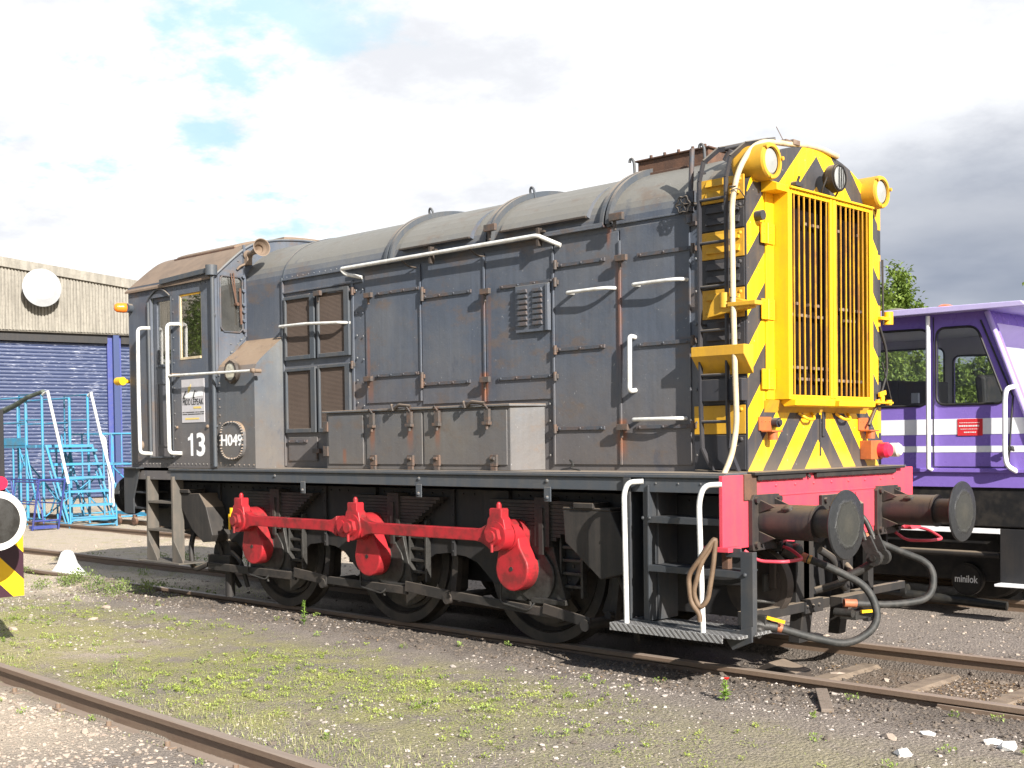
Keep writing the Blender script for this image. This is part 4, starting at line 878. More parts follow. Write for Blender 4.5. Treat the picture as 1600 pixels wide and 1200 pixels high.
# rivet lines
b.rivets((-5.64,-CY,1.42),(X1-.05,-CY,1.42),24,.011); b.rivets((-5.25,-CY,1.48),(-4.75,-CY,1.48),6,.011)
b.rivets((-5.29,-CY,1.55),(-5.29,-CY,3.12),13,.011); b.rivets((-4.77,-CY,1.55),(-4.77,-CY,3.12),13,.011)
b.rivets((-5.62,-CY,3.225),(-5.3,-CY,3.235),4,.011); b.rivets((-4.78,-CY,3.225),(-4.15,-CY,3.24),8,.012)
b.box((-4.0,-CY-.006,1.40),(-3.985,-CY-.0005,3.3)); b.box((X0,-CY-.008,3.275),(X1,-CY-.0005,3.287))
side=b.build('cab_side',MT['hull'],cab,0)
# door arch trim, door posts
b=MB(); b.tube([(-5.245,-CY-.012,1.50),(-5.245,-CY-.012,3.13)],.016,8); b.box((-4.815,-CY-.008,1.50),(-4.80,-CY-.0005,3.16))
b.tube([(-5.245+.43*t,-CY-.012,3.165+.09*math.sin(math.pi*t)) for t in [i/10 for i in range(11)]],.010,6); b.box((-5.24,-CY-.03,1.485),(-4.80,-CY-.0005,1.50))
b.build('door_frame',MT['grey'],side)
b=MB(); b.gridwall('y',-1.235,-1.205,(-5.225,-4.815),(1.50,3.20),[(-5.15,-4.845,2.47,3.13)])
b.box((-5.16,-1.245,1.60),(-5.14,-1.2355,2.28)); b.box((-5.14,-1.245,2.26),(-4.83,-1.2355,2.28)); b.box((-5.14,-1.245,1.60),(-4.83,-1.2355,1.62)); b.box((-5.15,-1.25,2.44),(-4.83,-1.2355,2.465))
dr=b.build('cab_door',MT['hull'],cab,.003)
b=MB(); b.box((-5.148,-1.222,2.472),(-4.847,-1.216,3.128)); b.build('window_pane',MT['glass'],cab)
b=MB(); x0,x1,z0,z1=-4.66,-4.235,2.49,3.16; 
for A in (((x0,z0),(x0+.022,z1)),((x1-.022,z0),(x1,z1))): b.box((A[0][0],-1.262,A[0][1]),(A[1][0],-1.235,A[1][1]))
b.box((x0+.022,-1.275,z0),(x1-.022,-1.235,z0+.025)); b.build('window_frame',MT['cream3'] if 'cream3' in MT else MT['cream'],cab,.002)
b=MB(); b.box((x0+.022,-1.262,z1-.02),(x1-.022,-1.235,z1)); b.build('window_bead',MT['yellow2'],cab,.002)
b=MB(); b.box((x0+.02,-1.252,z0+.02),(x1-.02,-1.246,z1-.02)); b.build('window_pane',MT['glass'],cab)
for x0,x1,z0 in ((-5.225,-4.815,2.40),(-4.66,-4.235,2.40)):
    b=MB(); b.box((x0,1.25,z0),(x1,1.256,3.16)); b.build('window_pane',MT['glass'],cab)
# end walls with arched tops
def endwall(x0,x1,holes,mat,name):
    b=MB(); b.gridwall('x',x0,x1,(-1.24,1.24),(1.255,3.30),holes)
    n=50; ys=[-1.255+2.51*i/n for i in range(n+1)]
    for i in range(n):
        ya,yb=ys[i],ys[i+1]
        for x in (x0,x1): b.add([(x,ya,3.30),(x,yb,3.30),(x,yb,arch(yb)),(x,ya,arch(ya))],[(0,1,2,3)])
    return b.build(name,mat,cab)
fw=endwall(-4.0,-3.975,[(-1.215,-.955,2.74,3.295),(.955,1.215,2.74,3.295)],MT['hull'],'cab_front')
rw=endwall(-5.68,-5.655,[(-1.05,-.35,2.5,3.25),(.35,1.05,2.5,3.25)],MT['hull'],'cab_back')
for y in (-1.215,.955): 
    b=MB(); b.box((-3.99,y,2.74),(-3.984,y+.26,3.295)); b.build('window_pane',MT['dglass'],cab)
for y in (-1.05,.35): b=MB(); b.box((-5.67,y,2.5),(-5.664,y+.7,3.25)); b.build('window_pane',MT['glass'],cab)
b=MB(); y0,y1,z0,z1=-1.215,-.955,2.74,3.295
b.tube([(-3.972,y0,z0+.04),(-3.972,y0,z1-.03),(-3.972,y0+.03,z1),(-3.972,y1-.03,z1),(-3.972,y1,z1-.03),(-3.972,y1,z0+.04),(-3.972,y1-.04,z0),(-3.972,y0+.04,z0),(-3.972,y0,z0+.04)],.010,6); b.build('window_seal',MT['hstrap'],cab)
# bolted flange on the cab front
b=MB(); b.box((-3.974,-.945,2.70),(-3.955,-.921,3.62)); b.bar((-3.965,-.935,2.70),(-3.965,-1.26,2.33),.02,.02,(1,0,0))
for z in (3.30,3.16,3.02,2.95,2.86,2.76): b.lathe([(.018,0),(.018,.018),(0,.018)],(-3.955,-.955,z),(1,0,0),6)
for t in (.15,.5,.85): b.dome((-3.965,-.935-.325*t,2.72-.37*t),(1,0,0),.016,.016,6)
for y,z in ((-1.1,2.62),(-1.02,2.62),(-1.15,3.40),(-1.0,3.46),(-.95,3.52)): b.dome((-3.975,y,z),(1,0,0),.010,.01,6)
b.build('flange',MT['hull'],cab)
# roof
b=MB(); n=52; ys=[-1.30+2.6*i/n for i in range(n+1)]; xa,xb=-5.70,-3.985
for i in range(n):
    ya,yb=ys[i],ys[i+1]; za,zb=arch(ya),arch(yb)
    b.add([(xa,ya,za+.02),(xb,ya,za+.02),(xb,yb,zb+.02),(xa,yb,zb+.02)],[(0,1,2,3)],True)
    b.add([(xa,ya,za),(xb,ya,za),(xb,yb,zb),(xa,yb,zb)],[(0,1,2,3)],True)
    for x in (xa,xb): b.add([(x,ya,za),(x,ya,za+.02),(x,yb,zb+.02),(x,yb,zb)],[(0,1,2,3)])
for y in (ys[0],ys[-1]): b.add([(xa,y,arch(y)),(xb,y,arch(y)),(xb,y,arch(y)+.02),(xa,y,arch(y)+.02)],[(0,1,2,3)])
MT['roof']=worn('dusty_brown_roof',(.20,.145,.105),(.115,.088,.07),.5,.75,0,5,False,.3)
cr_=b.build('cab_roof',MT['roof'],cab)
b=MB()
for ya,yb,x0,x1,h in ((-.86,-.40,-5.35,-4.25,.022),(-.38,.5,-5.0,-4.05,.03)):
    k=8
    for i in range(k):
        p,q=ya+(yb-ya)*i/k,ya+(yb-ya)*(i+1)/k
        b.add([(x0,p,arch(p)+.02+h),(x1,p,arch(p)+.02+h),(x1,q,arch(q)+.02+h),(x0,q,arch(q)+.02+h)],[(0,1,2,3)],True)
        for x in (x0,x1): b.add([(x,p,arch(p)+.02),(x,p,arch(p)+.02+h),(x,q,arch(q)+.02+h),(x,q,arch(q)+.02)],[(0,1,2,3)])
    b.add([(x0,ya,arch(ya)+.018),(x1,ya,arch(ya)+.018),(x1,ya,arch(ya)+.02+h),(x0,ya,arch(ya)+.02+h)],[(0,1,2,3)])
b.build('roof_hatch',MT['roof'],cab)
b=MB()
for ya,x0,x1 in ((-.87,-5.38,-4.22),(-.40,-5.0,-4.1)): b.bar((x0,ya,arch(ya)+.022),(x1,ya,arch(ya)+.022),.022,.022)
b.build('hatch_runner',MT['rust'],cab,.003)
b=MB(); b.bar((-4.95,-1.305,3.315),(-4.06,-1.305,3.345),.03,.05); b.lathe([(0,0),(.058,0),(.058,.10),(0,.10)],(-3.99,-1.30,3.29),(0,0,1),20)
b.cyl((-3.985,-1.295,1.40),(-3.985,-1.295,3.29),.021,12)
for z in (2.9,2.3,1.80,): b.box((-4.03,-1.30,z-.012),(-3.96,-1.272,z+.012))
b.build('gutter_pipe',MT['grey'],cab,.003)
b=MB(); b.tube([(-3.972,-1.30+2.6*i/60,arch(-1.30+2.6*i/60)+.008) for i in range(61)],.014,6); b.build('roof_edge',MT['hull'],cab)
# interior
b=MB(); b.box((-5.64,-1.2,1.39),(-4.05,1.2,1.40)); b.box((-4.35,-.9,1.40),(-4.02,.9,2.45)); b.box((-5.5,-.3,1.4),(-5.1,.3,1.95)); b.build('cab_desk',MT['cabin'],cab)
# wiper, horn
b=MB(); b.bar((-3.955,-1.07,3.33),(-3.945,-1.045,3.02),.008,.014); b.bar((-3.955,-1.10,3.325),(-3.945,-1.05,3.03),.006,.010); b.bar((-3.94,-1.005,3.18),(-3.94,-.995,2.82),.012,.022); b.cyl((-3.975,-1.035,3.02),(-3.93,-1.035,3.02),.018,8); b.build('wiper',MT['rust'],cab)
hp=U(403,398,'x',-3.72); b=MB(); a=Vector((-3.93,-.905,3.52)); e=Vector((-3.60,-.97,3.555)); d=(e-a).normalized(); L_=(e-a).length
b.lathe([(0,-.03),(.045,-.03),(.05,0),(.03,.03),(.025,.12),(.045,L_*.8),(.085,L_-.01),(.09,L_),(.082,L_),(.045,L_*.75),(0,L_*.6)],a,d,24); b.box((-3.97,-.94,3.42),(-3.90,-.88,3.50)); b.tube([(-3.95,-.93,3.43),(-3.94,-1.0,3.40),(-3.96,-1.02,3.37)],.012,6,.03)
b.build('horn',MT['hornp'] if 'hornp' in MT else MT['roof'],cab)
# handrails of the cab
for x in (-5.33,-4.74): rail([(x+.10,-1.272,2.86),(x,-1.36,2.86),(x-.01,-1.36,2.2),(x+.0,-1.36,1.535),(x+.10,-1.272,1.53)],.020,.045,'cab_handrail',cab)
rail([(-4.72,-1.36,2.33),(-3.21,-1.36,2.31)],.014,0,'cab_handrail',cab)
b=MB(); b.cyl((-4.66,-1.272,2.335),(-4.66,-1.37,2.335),.02,8); b.cyl((-3.22,-1.272,2.31),(-3.22,-1.38,2.31),.02,8); b.ball((-3.21,-1.36,2.31),.026,10); b.dome((-5.45,-1.272,1.62),(0,-1,0),.05,.04,14); b.dome((-4.72,-1.272,1.80),(0,-1,0),.016,.02,8); b.dome((-4.15,-1.272,1.80),(0,-1,0),.02,.02,8); b.build('rail_end',MT['roof'],cab)
# beacon on the cab back corner
b=MB(); b.cyl((-5.62,-1.272,3.10),(-5.60,-1.34,3.10),.05,16); bc=b.build('beacon_base',MT['grey'],cab)
b=MB(); b.lathe([(.05,0),(.055,.03),(.05,.10),(.03,.125),(0,.13)],(-5.60,-1.34,3.10),(-.3,-1,0),18); b.build('beacon_lens',MT['amber'],bpy.data.objects['beacon_base'])
b=MB(); b.tube([(-5.80,-1.1,2.32),(-5.80,-1.32,2.32)],.02,8); b.cyl((-5.86,-1.32,2.32),(-5.74,-1.32,2.32),.045,12); b.build('rear_lamp_iron',MT['yellow'],cab) 
# side casing with the round number plate
b=MB(); xs=[-3.974,-3.33]; sec=[(-.921,2.66),(-1.10,2.52),(-1.20,2.435),(-1.245,2.385),(-1.265,2.33),(-1.27,2.27),(-1.27,1.386)]
for i in range(len(sec)-1):
    (y0,z0),(y1,z1)=sec[i],sec[i+1]
    b.add([(xs[0],y0,z0-.0),(xs[1],y0,z0),(xs[1],y1,z1),(xs[0],y1,z1)],[(0,1,2,3)],i<5)
b.add([(xs[1],*p) for p in sec]+[(xs[1],-.921,1.386)],[list(range(len(sec)+1))])
b.rivets((-3.93,-1.27,1.43),(-3.93,-1.27,2.3),12,.011); b.rivets((-3.93,-1.27,1.415),(-3.36,-1.27,1.415),8,.011)
cas=b.build('side_casing',MT['hull2'],loco)
cx0,cz0=-3.685,1.655
b=MB(); ring=[]
for i in range(36):
    a=2*math.pi*i/36; ex=.205*abs(math.cos(a))**.75*(1 if math.cos(a)>0 else -1); ez=.188*abs(math.sin(a))**.75*(1 if math.sin(a)>0 else -1); ring.append((cx0+ex,cz0+ez))
b.prism(ring,'y',-1.30,-1.27)
for i in range(0,36): b.dome((cx0+(ring[i][0]-cx0)*.93,-1.30,cz0+(ring[i][1]-cz0)*.95),(0,-1,0),.012,.02,6)
cov=b.build('bolted_cover',MT['hull2'],cas,.003)
text('H049',-3.87,-3.505,1.60,1.715,-1.301,MT['letter'],'number_lettering',cas,.02)
b=MB(); c3=Vector((-3.665,-1.27,2.325)); b.lathe([(.0,0),(.11,0),(.12,.03),(.105,.05),(.085,.052),(.085,.045)],c3,(0,-1,0),28)
for i in range(8): b.dome(c3+Vector((.105*math.cos(i*.785),-.04,.105*math.sin(i*.785))),(0,-1,0),.012,.016,6)
g=b.build('gauge',MT['brown'],cas)
b=MB(); b.lathe([(.085,0),(0,.004)],c3+Vector((0,-.046,0)),(0,-1,0),24); b.build('gauge_face',worn('gauge_face',(.5,.48,.40),(.2,.18,.14),.7,.4,0,20,False,.05),cas)
b=MB(); b.box((-3.72,-1.325,2.32),(-3.66,-1.318,2.335)); b.build('gauge_needle',MT['black'],cas)
# lettering and notice on the cab
b=MB(); b.prism([(-4.475,1.505),(-4.435,1.505),(-4.435,1.735),(-4.468,1.735),(-4.485,1.705),(-4.525,1.69),(-4.525,1.66),(-4.475,1.668)],'y',-1.2725,-1.2705); b.build('number_lettering',MT['letter'],side); text('3',-4.365,-4.21,1.50,1.74,-1.2705,MT['letter'],'number_lettering',side,.025)
b=MB(); b.box((-4.625,-1.276,1.845),(-4.20,-1.2705,2.285))
MT['notice']=worn('faded_notice',(.50,.48,.50),(.36,.34,.33),.3,.5,0,9,False,.05)
sg=b.build('notice_board',MT['notice'],side)
tx=worn('notice_black',(.03,.03,.03),(.1,.1,.1),.3,.5,0,9,False,.0); ty=worn('notice_gold',(.70,.52,.12),(.6,.5,.3),.4,.5,0,9,False,.0); tw=worn('notice_white',(.78,.78,.78),(.6,.6,.6),.3,.5,0,9,False,.0)
text('MIDD',-4.60,-4.455,2.00+.025,2.00+.085,-1.277,tx,'notice_lettering',side,.0); text('LEPEAK',-4.435,-4.215,2.00+.025,2.00+.085,-1.277,tx,'notice_lettering',side,.0)
b=MB(); b.prism([(-4.61,2.10),(-4.52,2.135),(-4.45,2.175),(-4.42,2.16),(-4.39,2.17),(-4.355,2.14),(-4.30,2.165),(-4.23,2.16),(-4.23,2.11),(-4.40,2.10),(-4.50,2.095)],'y',-1.2785,-1.2765); b.build('notice_picture',tw,side)
b=MB()
for P in ([(-4.59,2.095),(-4.535,2.165)],[(-4.40,2.095),(-4.365,2.17)]): b.bar((P[0][0],-1.280,P[0][1]),(P[1][0],-1.280,P[1][1]),.004,.014)
b.bar((-4.59,-1.280,2.095),(-4.55,-1.280,2.098),.004,.01); b.bar((-4.40,-1.28,2.095),(-4.375,-1.28,2.098),.004,.01); b.build('notice_line',tx,side)
b=MB(); b.prism([(-4.50,2.14),(-4.455,2.165),(-4.44,2.24),(-4.47,2.21),(-4.50,2.21),(-4.50,2.18)],'y',-1.2785,-1.2765); b.build('notice_gold_print',ty,side); b=MB(); b.box((-4.40,-1.278,1.985),(-4.26,-1.2765,2.005)); b.build('notice_gold_print',ty,side); b=MB(); b.box((-4.56,-1.278,1.875),(-4.30,-1.2765,1.892)); b.build('notice_gold_print',ty,side)
for z,n in ((1.945,16),(1.925,16)):
    b=MB(); x=-4.61
    while x<-4.22:
        w_=random.uniform(.008,.03); b.box((x,-1.278,z),(x+w_,-1.2765,z+.009)); x+=w_+random.choice((.004,.004,.012))
    b.build('notice_small_print',tx,side)
# ================================================================ ground
def vnoise(x,y,seed):
    r=np.random.default_rng(seed); T=r.random((256,256))
    xi=np.floor(x).astype(int); yi=np.floor(y).astype(int); fx=x-xi; fy=y-yi; fx=fx*fx*(3-2*fx); fy=fy*fy*(3-2*fy)
    a=T[xi%256,yi%256];b=T[(xi+1)%256,yi%256];c=T[xi%256,(yi+1)%256];d=T[(xi+1)%256,(yi+1)%256]
    return (a*(1-fx)+b*fx)*(1-fy)+(c*(1-fx)+d*fx)*fy
def fbm(x,y,s,o=4,seed=0):
    v=0;a=.5
    for i in range(o): v=v+a*(vnoise(x/s,y/s,seed+i)-.5); s/=2.1; a*=.5
    return v
def ss(x,a,b): t=np.clip((x-a)/(b-a),0,1); return t*t*(3-2*t)
def railY(x):   # alignment of the nearer siding's far rail
    return np.interp(x,[-40,-6,-2.56,-.8,.2,1.65,4,30],[-2.6,-3.99,-4.138,-4.228,-4.268,-4.327,-4.41,-5.2])
def G(x,y):
    x=np.asarray(x,float);y=np.asarray(y,float)
    ry=railY(x)
    z=-.095+0*x
    mid=ss(y,ry-.005,ry+.03)*(1-ss(y,-.86,-.80)); z=z+mid*.045
    edge=ss(y,-1.7,-.95)*(1-ss(y,-.84,-.80)); z=z+edge*.012
    between=ss(y,-.72,-.66)*(1-ss(y,.66,.72)); z=z-between*.055
    four=(1-ss(y,ry-.01,ry+.02)); z=z-four*.045
    hump=np.exp(-((x+7.2)/.9)**2-((y+.8)/.35)**2); z=z+hump*.085
    z=z-ss(x,2.6,3.6)*ss(y,-1.3,-.9)*(1-ss(y,-.8,-.78))*.02
    z=z+fbm(x,y,2.6,3,3)*.05+fbm(x,y,.35,3,9)*.022+fbm(x,y,.09,2,21)*.010
    near=np.exp(-((y+.78)/.03)**2)+np.exp(-((y-ry-.05)/.03)**2)
    return z
def axis(lo,hi,step,far0,far1):
    a=list(np.arange(lo,hi+1e-6,step)); s=step
    while a[-1]<far1: s*=1.12; a.append(a[-1]+s)
    s=step
    while a[0]>far0: s*=1.12; a.insert(0,a[0]-s)
    return np.array(a)
gx=axis(-9.5,5.2,.035,-900,900); gy=axis(-6.2,4.2,.03,-900,900)
XX,YY=np.meshgrid(gx,gy,indexing='ij'); ZZ=G(np.clip(XX,-60,60),np.clip(YY,-60,60))
nx,ny=len(gx),len(gy); idx=np.arange(nx*ny).reshape(nx,ny)
F=np.stack([idx[:-1,:-1].ravel(),idx[1:,:-1].ravel(),idx[1:,1:].ravel(),idx[:-1,1:].ravel()],1)
def ground_mat():
    m,t,b,oc=newmat('cinder_and_moss_ground')
    sp=t.nodes.new('ShaderNodeSeparateXYZ'); t.links.new(oc,sp.inputs[0]); X,Y,Z=sp.outputs
    n1=noise(t,oc,.8,6,.62); n2=noise(t,oc,3.1,7,.68); n3=noise(t,oc,14,6,.7); n4=noise(t,oc,70,4,.7); n5=noise(t,oc,170,3,.75)
    v=mk(t,'ShaderNodeTexVoronoi'); v.inputs['Scale'].default_value=46; t.links.new(oc,v.inputs['Vector'])
    v2=mk(t,'ShaderNodeTexVoronoi'); v2.inputs['Scale'].default_value=120; t.links.new(oc,v2.inputs['Vector'])
    c=mixc(t,n2,(.165,.14,.12),(.285,.245,.21)); c=mixc(t,sstep(t,n3,.35,.7),c,(.215,.182,.16))
    # dark cinders close to the running rails
    dy=mth(t,'ABSOLUTE',Y); dk=mth(t,'SUBTRACT',1.0,sstep(t,mth(t,'ADD',dy,mth(t,'MULTIPLY',mth(t,'SUBTRACT',n2,.5),1.6)),.95,1.75))
    c=mixc(t,mth(t,'MULTIPLY',dk,.62),c,(.050,.040,.032))
    bet=mth(t,'MULTIPLY',mth(t,'SUBTRACT',1.0,sstep(t,dy,.6,.72)),sstep(t,X,1.7,2.4)); c=mixc(t,mth(t,'MULTIPLY',bet,.7),c,mixc(t,n3,(.13,.09,.06),(.22,.16,.11)))
    # pale sandy hardcore: yard by the shed and the near-left four-foot
    wob=mth(t,'MULTIPLY',mth(t,'SUBTRACT',n1,.5),5.0)
    sand=sstep(t,mth(t,'ADD',mth(t,'MULTIPLY',X,-1.0),wob),5.6,8.0)
    s2=mth(t,'MULTIPLY',mth(t,'SUBTRACT',1.0,sstep(t,mth(t,'ADD',Y,mth(t,'MULTIPLY',wob,.12)),-4.5,-4.1)),mth(t,'SUBTRACT',1.0,sstep(t,mth(t,'ADD',X,mth(t,'MULTIPLY',wob,.35)),-.9,.5)))
    s3=mth(t,'MULTIPLY',mth(t,'SUBTRACT',1.0,sstep(t,mth(t,'ADD',X,mth(t,'MULTIPLY',wob,.5)),-3.2,-1.8)),mth(t,'SUBTRACT',1.0,sstep(t,Y,-3.3,-2.2)))
    sand=mth(t,'MAXIMUM',sand,mth(t,'MAXIMUM',s2,mth(t,'MULTIPLY',s3,.75)))
    sand=mth(t,'MULTIPLY',sand,mth(t,'MULTIPLY',sstep(t,X,-48,-38),mth(t,'SUBTRACT',1.0,sstep(t,Y,16,22))))
    c=mixc(t,mth(t,'MULTIPLY',sand,1.0),c,mixc(t,n3,(.37,.305,.235),(.56,.47,.37)))
    # moss and low green growth
    my=mth(t,'MULTIPLY',sstep(t,Y,-4.35,-3.9),mth(t,'SUBTRACT',1.0,sstep(t,mth(t,'ADD',Y,mth(t,'MULTIPLY',mth(t,'SUBTRACT',n1,.5),1.4)),-2.3,-1.5)))
    moss=mth(t,'MULTIPLY',mth(t,'MULTIPLY',my,mth(t,'SUBTRACT',1.0,mth(t,'MULTIPLY',sstep(t,X,.2,2.4),.62))),sstep(t,mth(t,'ADD',mth(t,'MULTIPLY',n2,.6),mth(t,'MULTIPLY',n1,.4)),.38,.58))
    yard=mth(t,'MULTIPLY',sstep(t,mth(t,'MULTIPLY',X,-1.0),5,8),sstep(t,n2,.50,.64)); moss=mth(t,'MAXIMUM',moss,mth(t,'MULTIPLY',yard,.55))
    c=mixc(t,mth(t,'MULTIPLY',moss,mth(t,'ADD',.25,mth(t,'MULTIPLY',n3,.9)),clamp=True),c,mixc(t,n3,(.21,.215,.05),(.36,.34,.11)))
    far=mth(t,'MAXIMUM',mth(t,'SUBTRACT',1.0,sstep(t,X,-60,-46)),sstep(t,Y,22,32)); c=mixc(t,mth(t,'MULTIPLY',far,.85),c,mixc(t,n1,(.09,.12,.035),(.16,.17,.06)))
    # grit specks
    spk=mth(t,'MULTIPLY',mth(t,'LESS_THAN',v.outputs['Distance'],.26),sstep(t,v.outputs['Color'] if False else noise(t,oc,23,3),.50,.62)); c=mixc(t,mth(t,'MULTIPLY',spk,.35),c,(.33,.29,.25))
    spk2=mth(t,'MULTIPLY',mth(t,'LESS_THAN',v2.outputs['Distance'],.25),sstep(t,n3,.45,.6)); c=mixc(t,mth(t,'MULTIPLY',spk2,.35),c,(.03,.025,.022))
    c=mixc(t,mth(t,'MULTIPLY',sstep(t,n4,.45,.7),.5),c,(.05,.042,.035),'MIX')
    c=mixc(t,mth(t,'MULTIPLY',sstep(t,n5,.56,.66),.5),c,(.42,.37,.33)); c=mixc(t,mth(t,'MULTIPLY',mth(t,'SUBTRACT',1.0,sstep(t,n5,.36,.45)),.40),c,(.045,.038,.033))
    t.links.new(c,b.inputs['Base Color']); b.inputs['Roughness'].default_value=.93; b.inputs['Specular IOR Level'].default_value=.2
    h=mth(t,'ADD',mth(t,'ADD',mth(t,'MULTIPLY',n4,.5),mth(t,'MULTIPLY',n5,.35)),mth(t,'MULTIPLY',mth(t,'SUBTRACT',1.0,v.outputs['Distance']),.8)); bump(t,b,mth(t,'ADD',mth(t,'MULTIPLY',h,1.1),mth(t,'MULTIPLY',n3,.4)),.8,.018); return m
g=mesh_np('ground',np.stack([XX.ravel(),YY.ravel(),ZZ.ravel()],1),F,ground_mat(),True); tag(g,kind='structure')
g['label']='cinder, gravel and moss ground of the railway yard'
# ---------------------------------------------------------------- tracks
def railprof(cy): 
    P=[(-.035,0),(-.035,-.030),(-.010,-.045),(-.009,-.125),(-.062,-.140),(-.062,-.150),(.062,-.150),(.062,-.140),(.009,-.125),(.010,-.045),(.035,-.030),(.035,0),(.028,.004),(-.028,.004)]
    return P
def railmat():
    m,t,b,oc=newmat('rusted_rail'); g_=t.nodes.new('ShaderNodeNewGeometry'); sn=t.nodes.new('ShaderNodeSeparateXYZ'); t.links.new(g_.outputs['Normal'],sn.inputs[0])
    n_=noise(t,mapping(t,oc,(.6,9,9)),4,5); n2_=noise(t,oc,30,5)
    c=mixc(t,n_,(.13,.075,.052),(.24,.18,.125)); c=mixc(t,mth(t,'MULTIPLY',n2_,.5),c,(.09,.06,.045)); top=sstep(t,sn.outputs[2],.7,.95); c=mixc(t,mth(t,'MULTIPLY',top,.75),c,mixc(t,n_,(.20,.155,.125),(.30,.25,.21)))
    t.links.new(c,b.inputs['Base Color']); b.inputs['Roughness'].default_value=.6; bump(t,b,n2_,.3,.004); return m
MT['rail']=railmat()
def rail_obj(path,parent):
    b=MB(); P=railprof(0); n=len(P)
    for i in range(len(path)-1):
        pass
    vs=[]
    for (x,y) in path:
        for (a,c) in P: vs.append((x,y+a,c))
    fs=[]
    for i in range(len(path)-1):
        for k in range(n):
            j=(k+1)%n; fs.append((i*n+k,i*n+j,(i+1)*n+j,(i+1)*n+k))
    b.add(vs,fs); b.add(vs[:n],[list(range(n))]); b.add(vs[-n:],[list(range(n))])
    return b.build('rail',MT['rail'],parent)
MT['sleeper']=worn('sandy_sleeper',(.22,.17,.125),(.12,.09,.068),.8,.9,0,9,False,.5)
def track(name,label,cy,paths,sleepers,x0=0,kind='structure'):
    e=empty(name,(x0,cy,-.15)); tag(e,label,None,None,kind)
    for p in paths: rail_obj(p,e)
    for x in sleepers:
        b=MB(); b.prism([(x-.12,-.30),(x+.12,-.30),(x+.11,-.165),(x+.06,-.140),(x-.06,-.140),(x-.11,-.165)],'y',cy-1.0,cy+1.0)
        b.build('sleeper',MT['sleeper'],e,.008)
    return e
t1=track('railway_track','rusty railway track under the big shunter',0,[[(-31,-.7525),(16,-.7525)],[(-31,.7525),(16,.7525)]],[2.02,2.66,3.32,4.0,4.7])
b=MB(); x=3.55; b.box((x-.3,-.805,-.11),(x+.3,-.79,-.04)); 
for dx in (-.2,-.07,.07,.2): b.lathe([(.02,0),(.02,.02),(0,.02)],(x+dx,-.805,-.075),(0,-1,0),6)
b.build('fishplate',MT['rail'],t1,.002)
xs_=[-30,-12,-6,-4,-2.56,-.8,.2,1.65,4,9]
t2=track('railway_track','rusty railway track in the near left foreground',-5.1,[[(x,float(railY(x))) for x in xs_],[(x,float(railY(x))-1.505) for x in xs_]],[])
for x in (-2.0,-1.25,-.5,.25,1.0,1.75):
    ry=float(railY(x)); b=MB(); b.box((x-.05,ry-.10,-.165),(x+.05,ry-.045,-.128)); b.lathe([(.018,0),(.018,.03),(0,.034)],(x,ry-.078,-.128),(0,0,1),6); b.build('rail_clip',MT['rail'],t2,.003)
t3=track('railway_track','railway track under the purple locomotive',4.75,[[(-31,3.99),(16,3.99)],[(-31,5.5),(16,5.5)]],[])
# ---------------------------------------------------------------- stones
ico=[];
def icosa():
    t=(1+5**.5)/2; V=np.array([(-1,t,0),(1,t,0),(-1,-t,0),(1,-t,0),(0,-1,t),(0,1,t),(0,-1,-t),(0,1,-t),(t,0,-1),(t,0,1),(-t,0,-1),(-t,0,1)],float); V/=np.linalg.norm(V[0])
    Fc=np.array([(0,11,5),(0,5,1),(0,1,7),(0,7,10),(0,10,11),(1,5,9),(5,11,4),(11,10,2),(10,7,6),(7,1,8),(3,9,4),(3,4,2),(3,2,6),(3,6,8),(3,8,9),(4,9,5),(2,4,11),(6,2,10),(8,6,7),(9,8,1)]); return V,Fc
IV,IF=icosa()
def stones(name,pts,sizes,mat,label,flat=.55):
    n=len(pts); V=IV[None]*(1+rng.normal(0,.20,(n,12,1))); V=V*np.stack([np.ones(n),rng.uniform(.6,1,n),rng.uniform(flat*.6,flat*1.3,n)],1)[:,None,:]
    a=rng.uniform(0,6.28,n); ca,sa=np.cos(a),np.sin(a); x=V[:,:,0]*ca[:,None]-V[:,:,1]*sa[:,None]; y=V[:,:,0]*sa[:,None]+V[:,:,1]*ca[:,None]
    V=np.stack([x,y,V[:,:,2]],2)*sizes[:,None,None]; V[:,:,2]+= (G(pts[:,0],pts[:,1])+sizes*.15)[:,None]; V[:,:,0]+=pts[:,0:1]; V[:,:,1]+=pts[:,1:2]
    Fc=(IF[None]+12*np.arange(n)[:,None,None]).reshape(-1,3)
    o=mesh_np(name,V.reshape(-1,3),Fc,mat,False); tag(o,label,'stones',None,'stuff'); return o
def smat(name,c1,c2):
    m,t,b,oc=newmat(name); n_=noise(t,oc,7,3,.7); n2_=noise(t,oc,40,3); c=mixc(t,sstep(t,n_,.3,.7),c1,c2); c=mixc(t,mth(t,'MULTIPLY',n2_,.3),c,tuple(x*.5 for x in c1)); t.links.new(c,b.inputs['Base Color']); b.inputs['Roughness'].default_value=.85; return m
def scat(n,x0,x1,y0,y1,f=None):
    P=np.stack([rng.uniform(x0,x1,n),rng.uniform(y0,y1,n)],1)
    if f is not None: P=P[rng.random(n)<f(P[:,0],P[:,1])]
    ok=(np.abs(np.abs(P[:,1])-.7525)>.06)&(np.abs(P[:,1]-railY(P[:,0]))>.06); return P[ok]
clump=lambda x,y:np.clip((fbm(x,y,.8,3,33)+.12)*3.2,0.03,1)
p=np.concatenate([scat(16000,-8,5,-5.6,-.8,clump),scat(2500,-8,5,-1.7,-.85,clump),scat(900,-3,5,.85,3.4,clump)]); s=np.exp(rng.normal(np.log(.0055),.5,len(p))).clip(.003,.028)
stones('pale_gravel',p,s,smat('pale_stone',(.46,.41,.37),(.27,.23,.20)),'pale chips of stone scattered over the cinders')
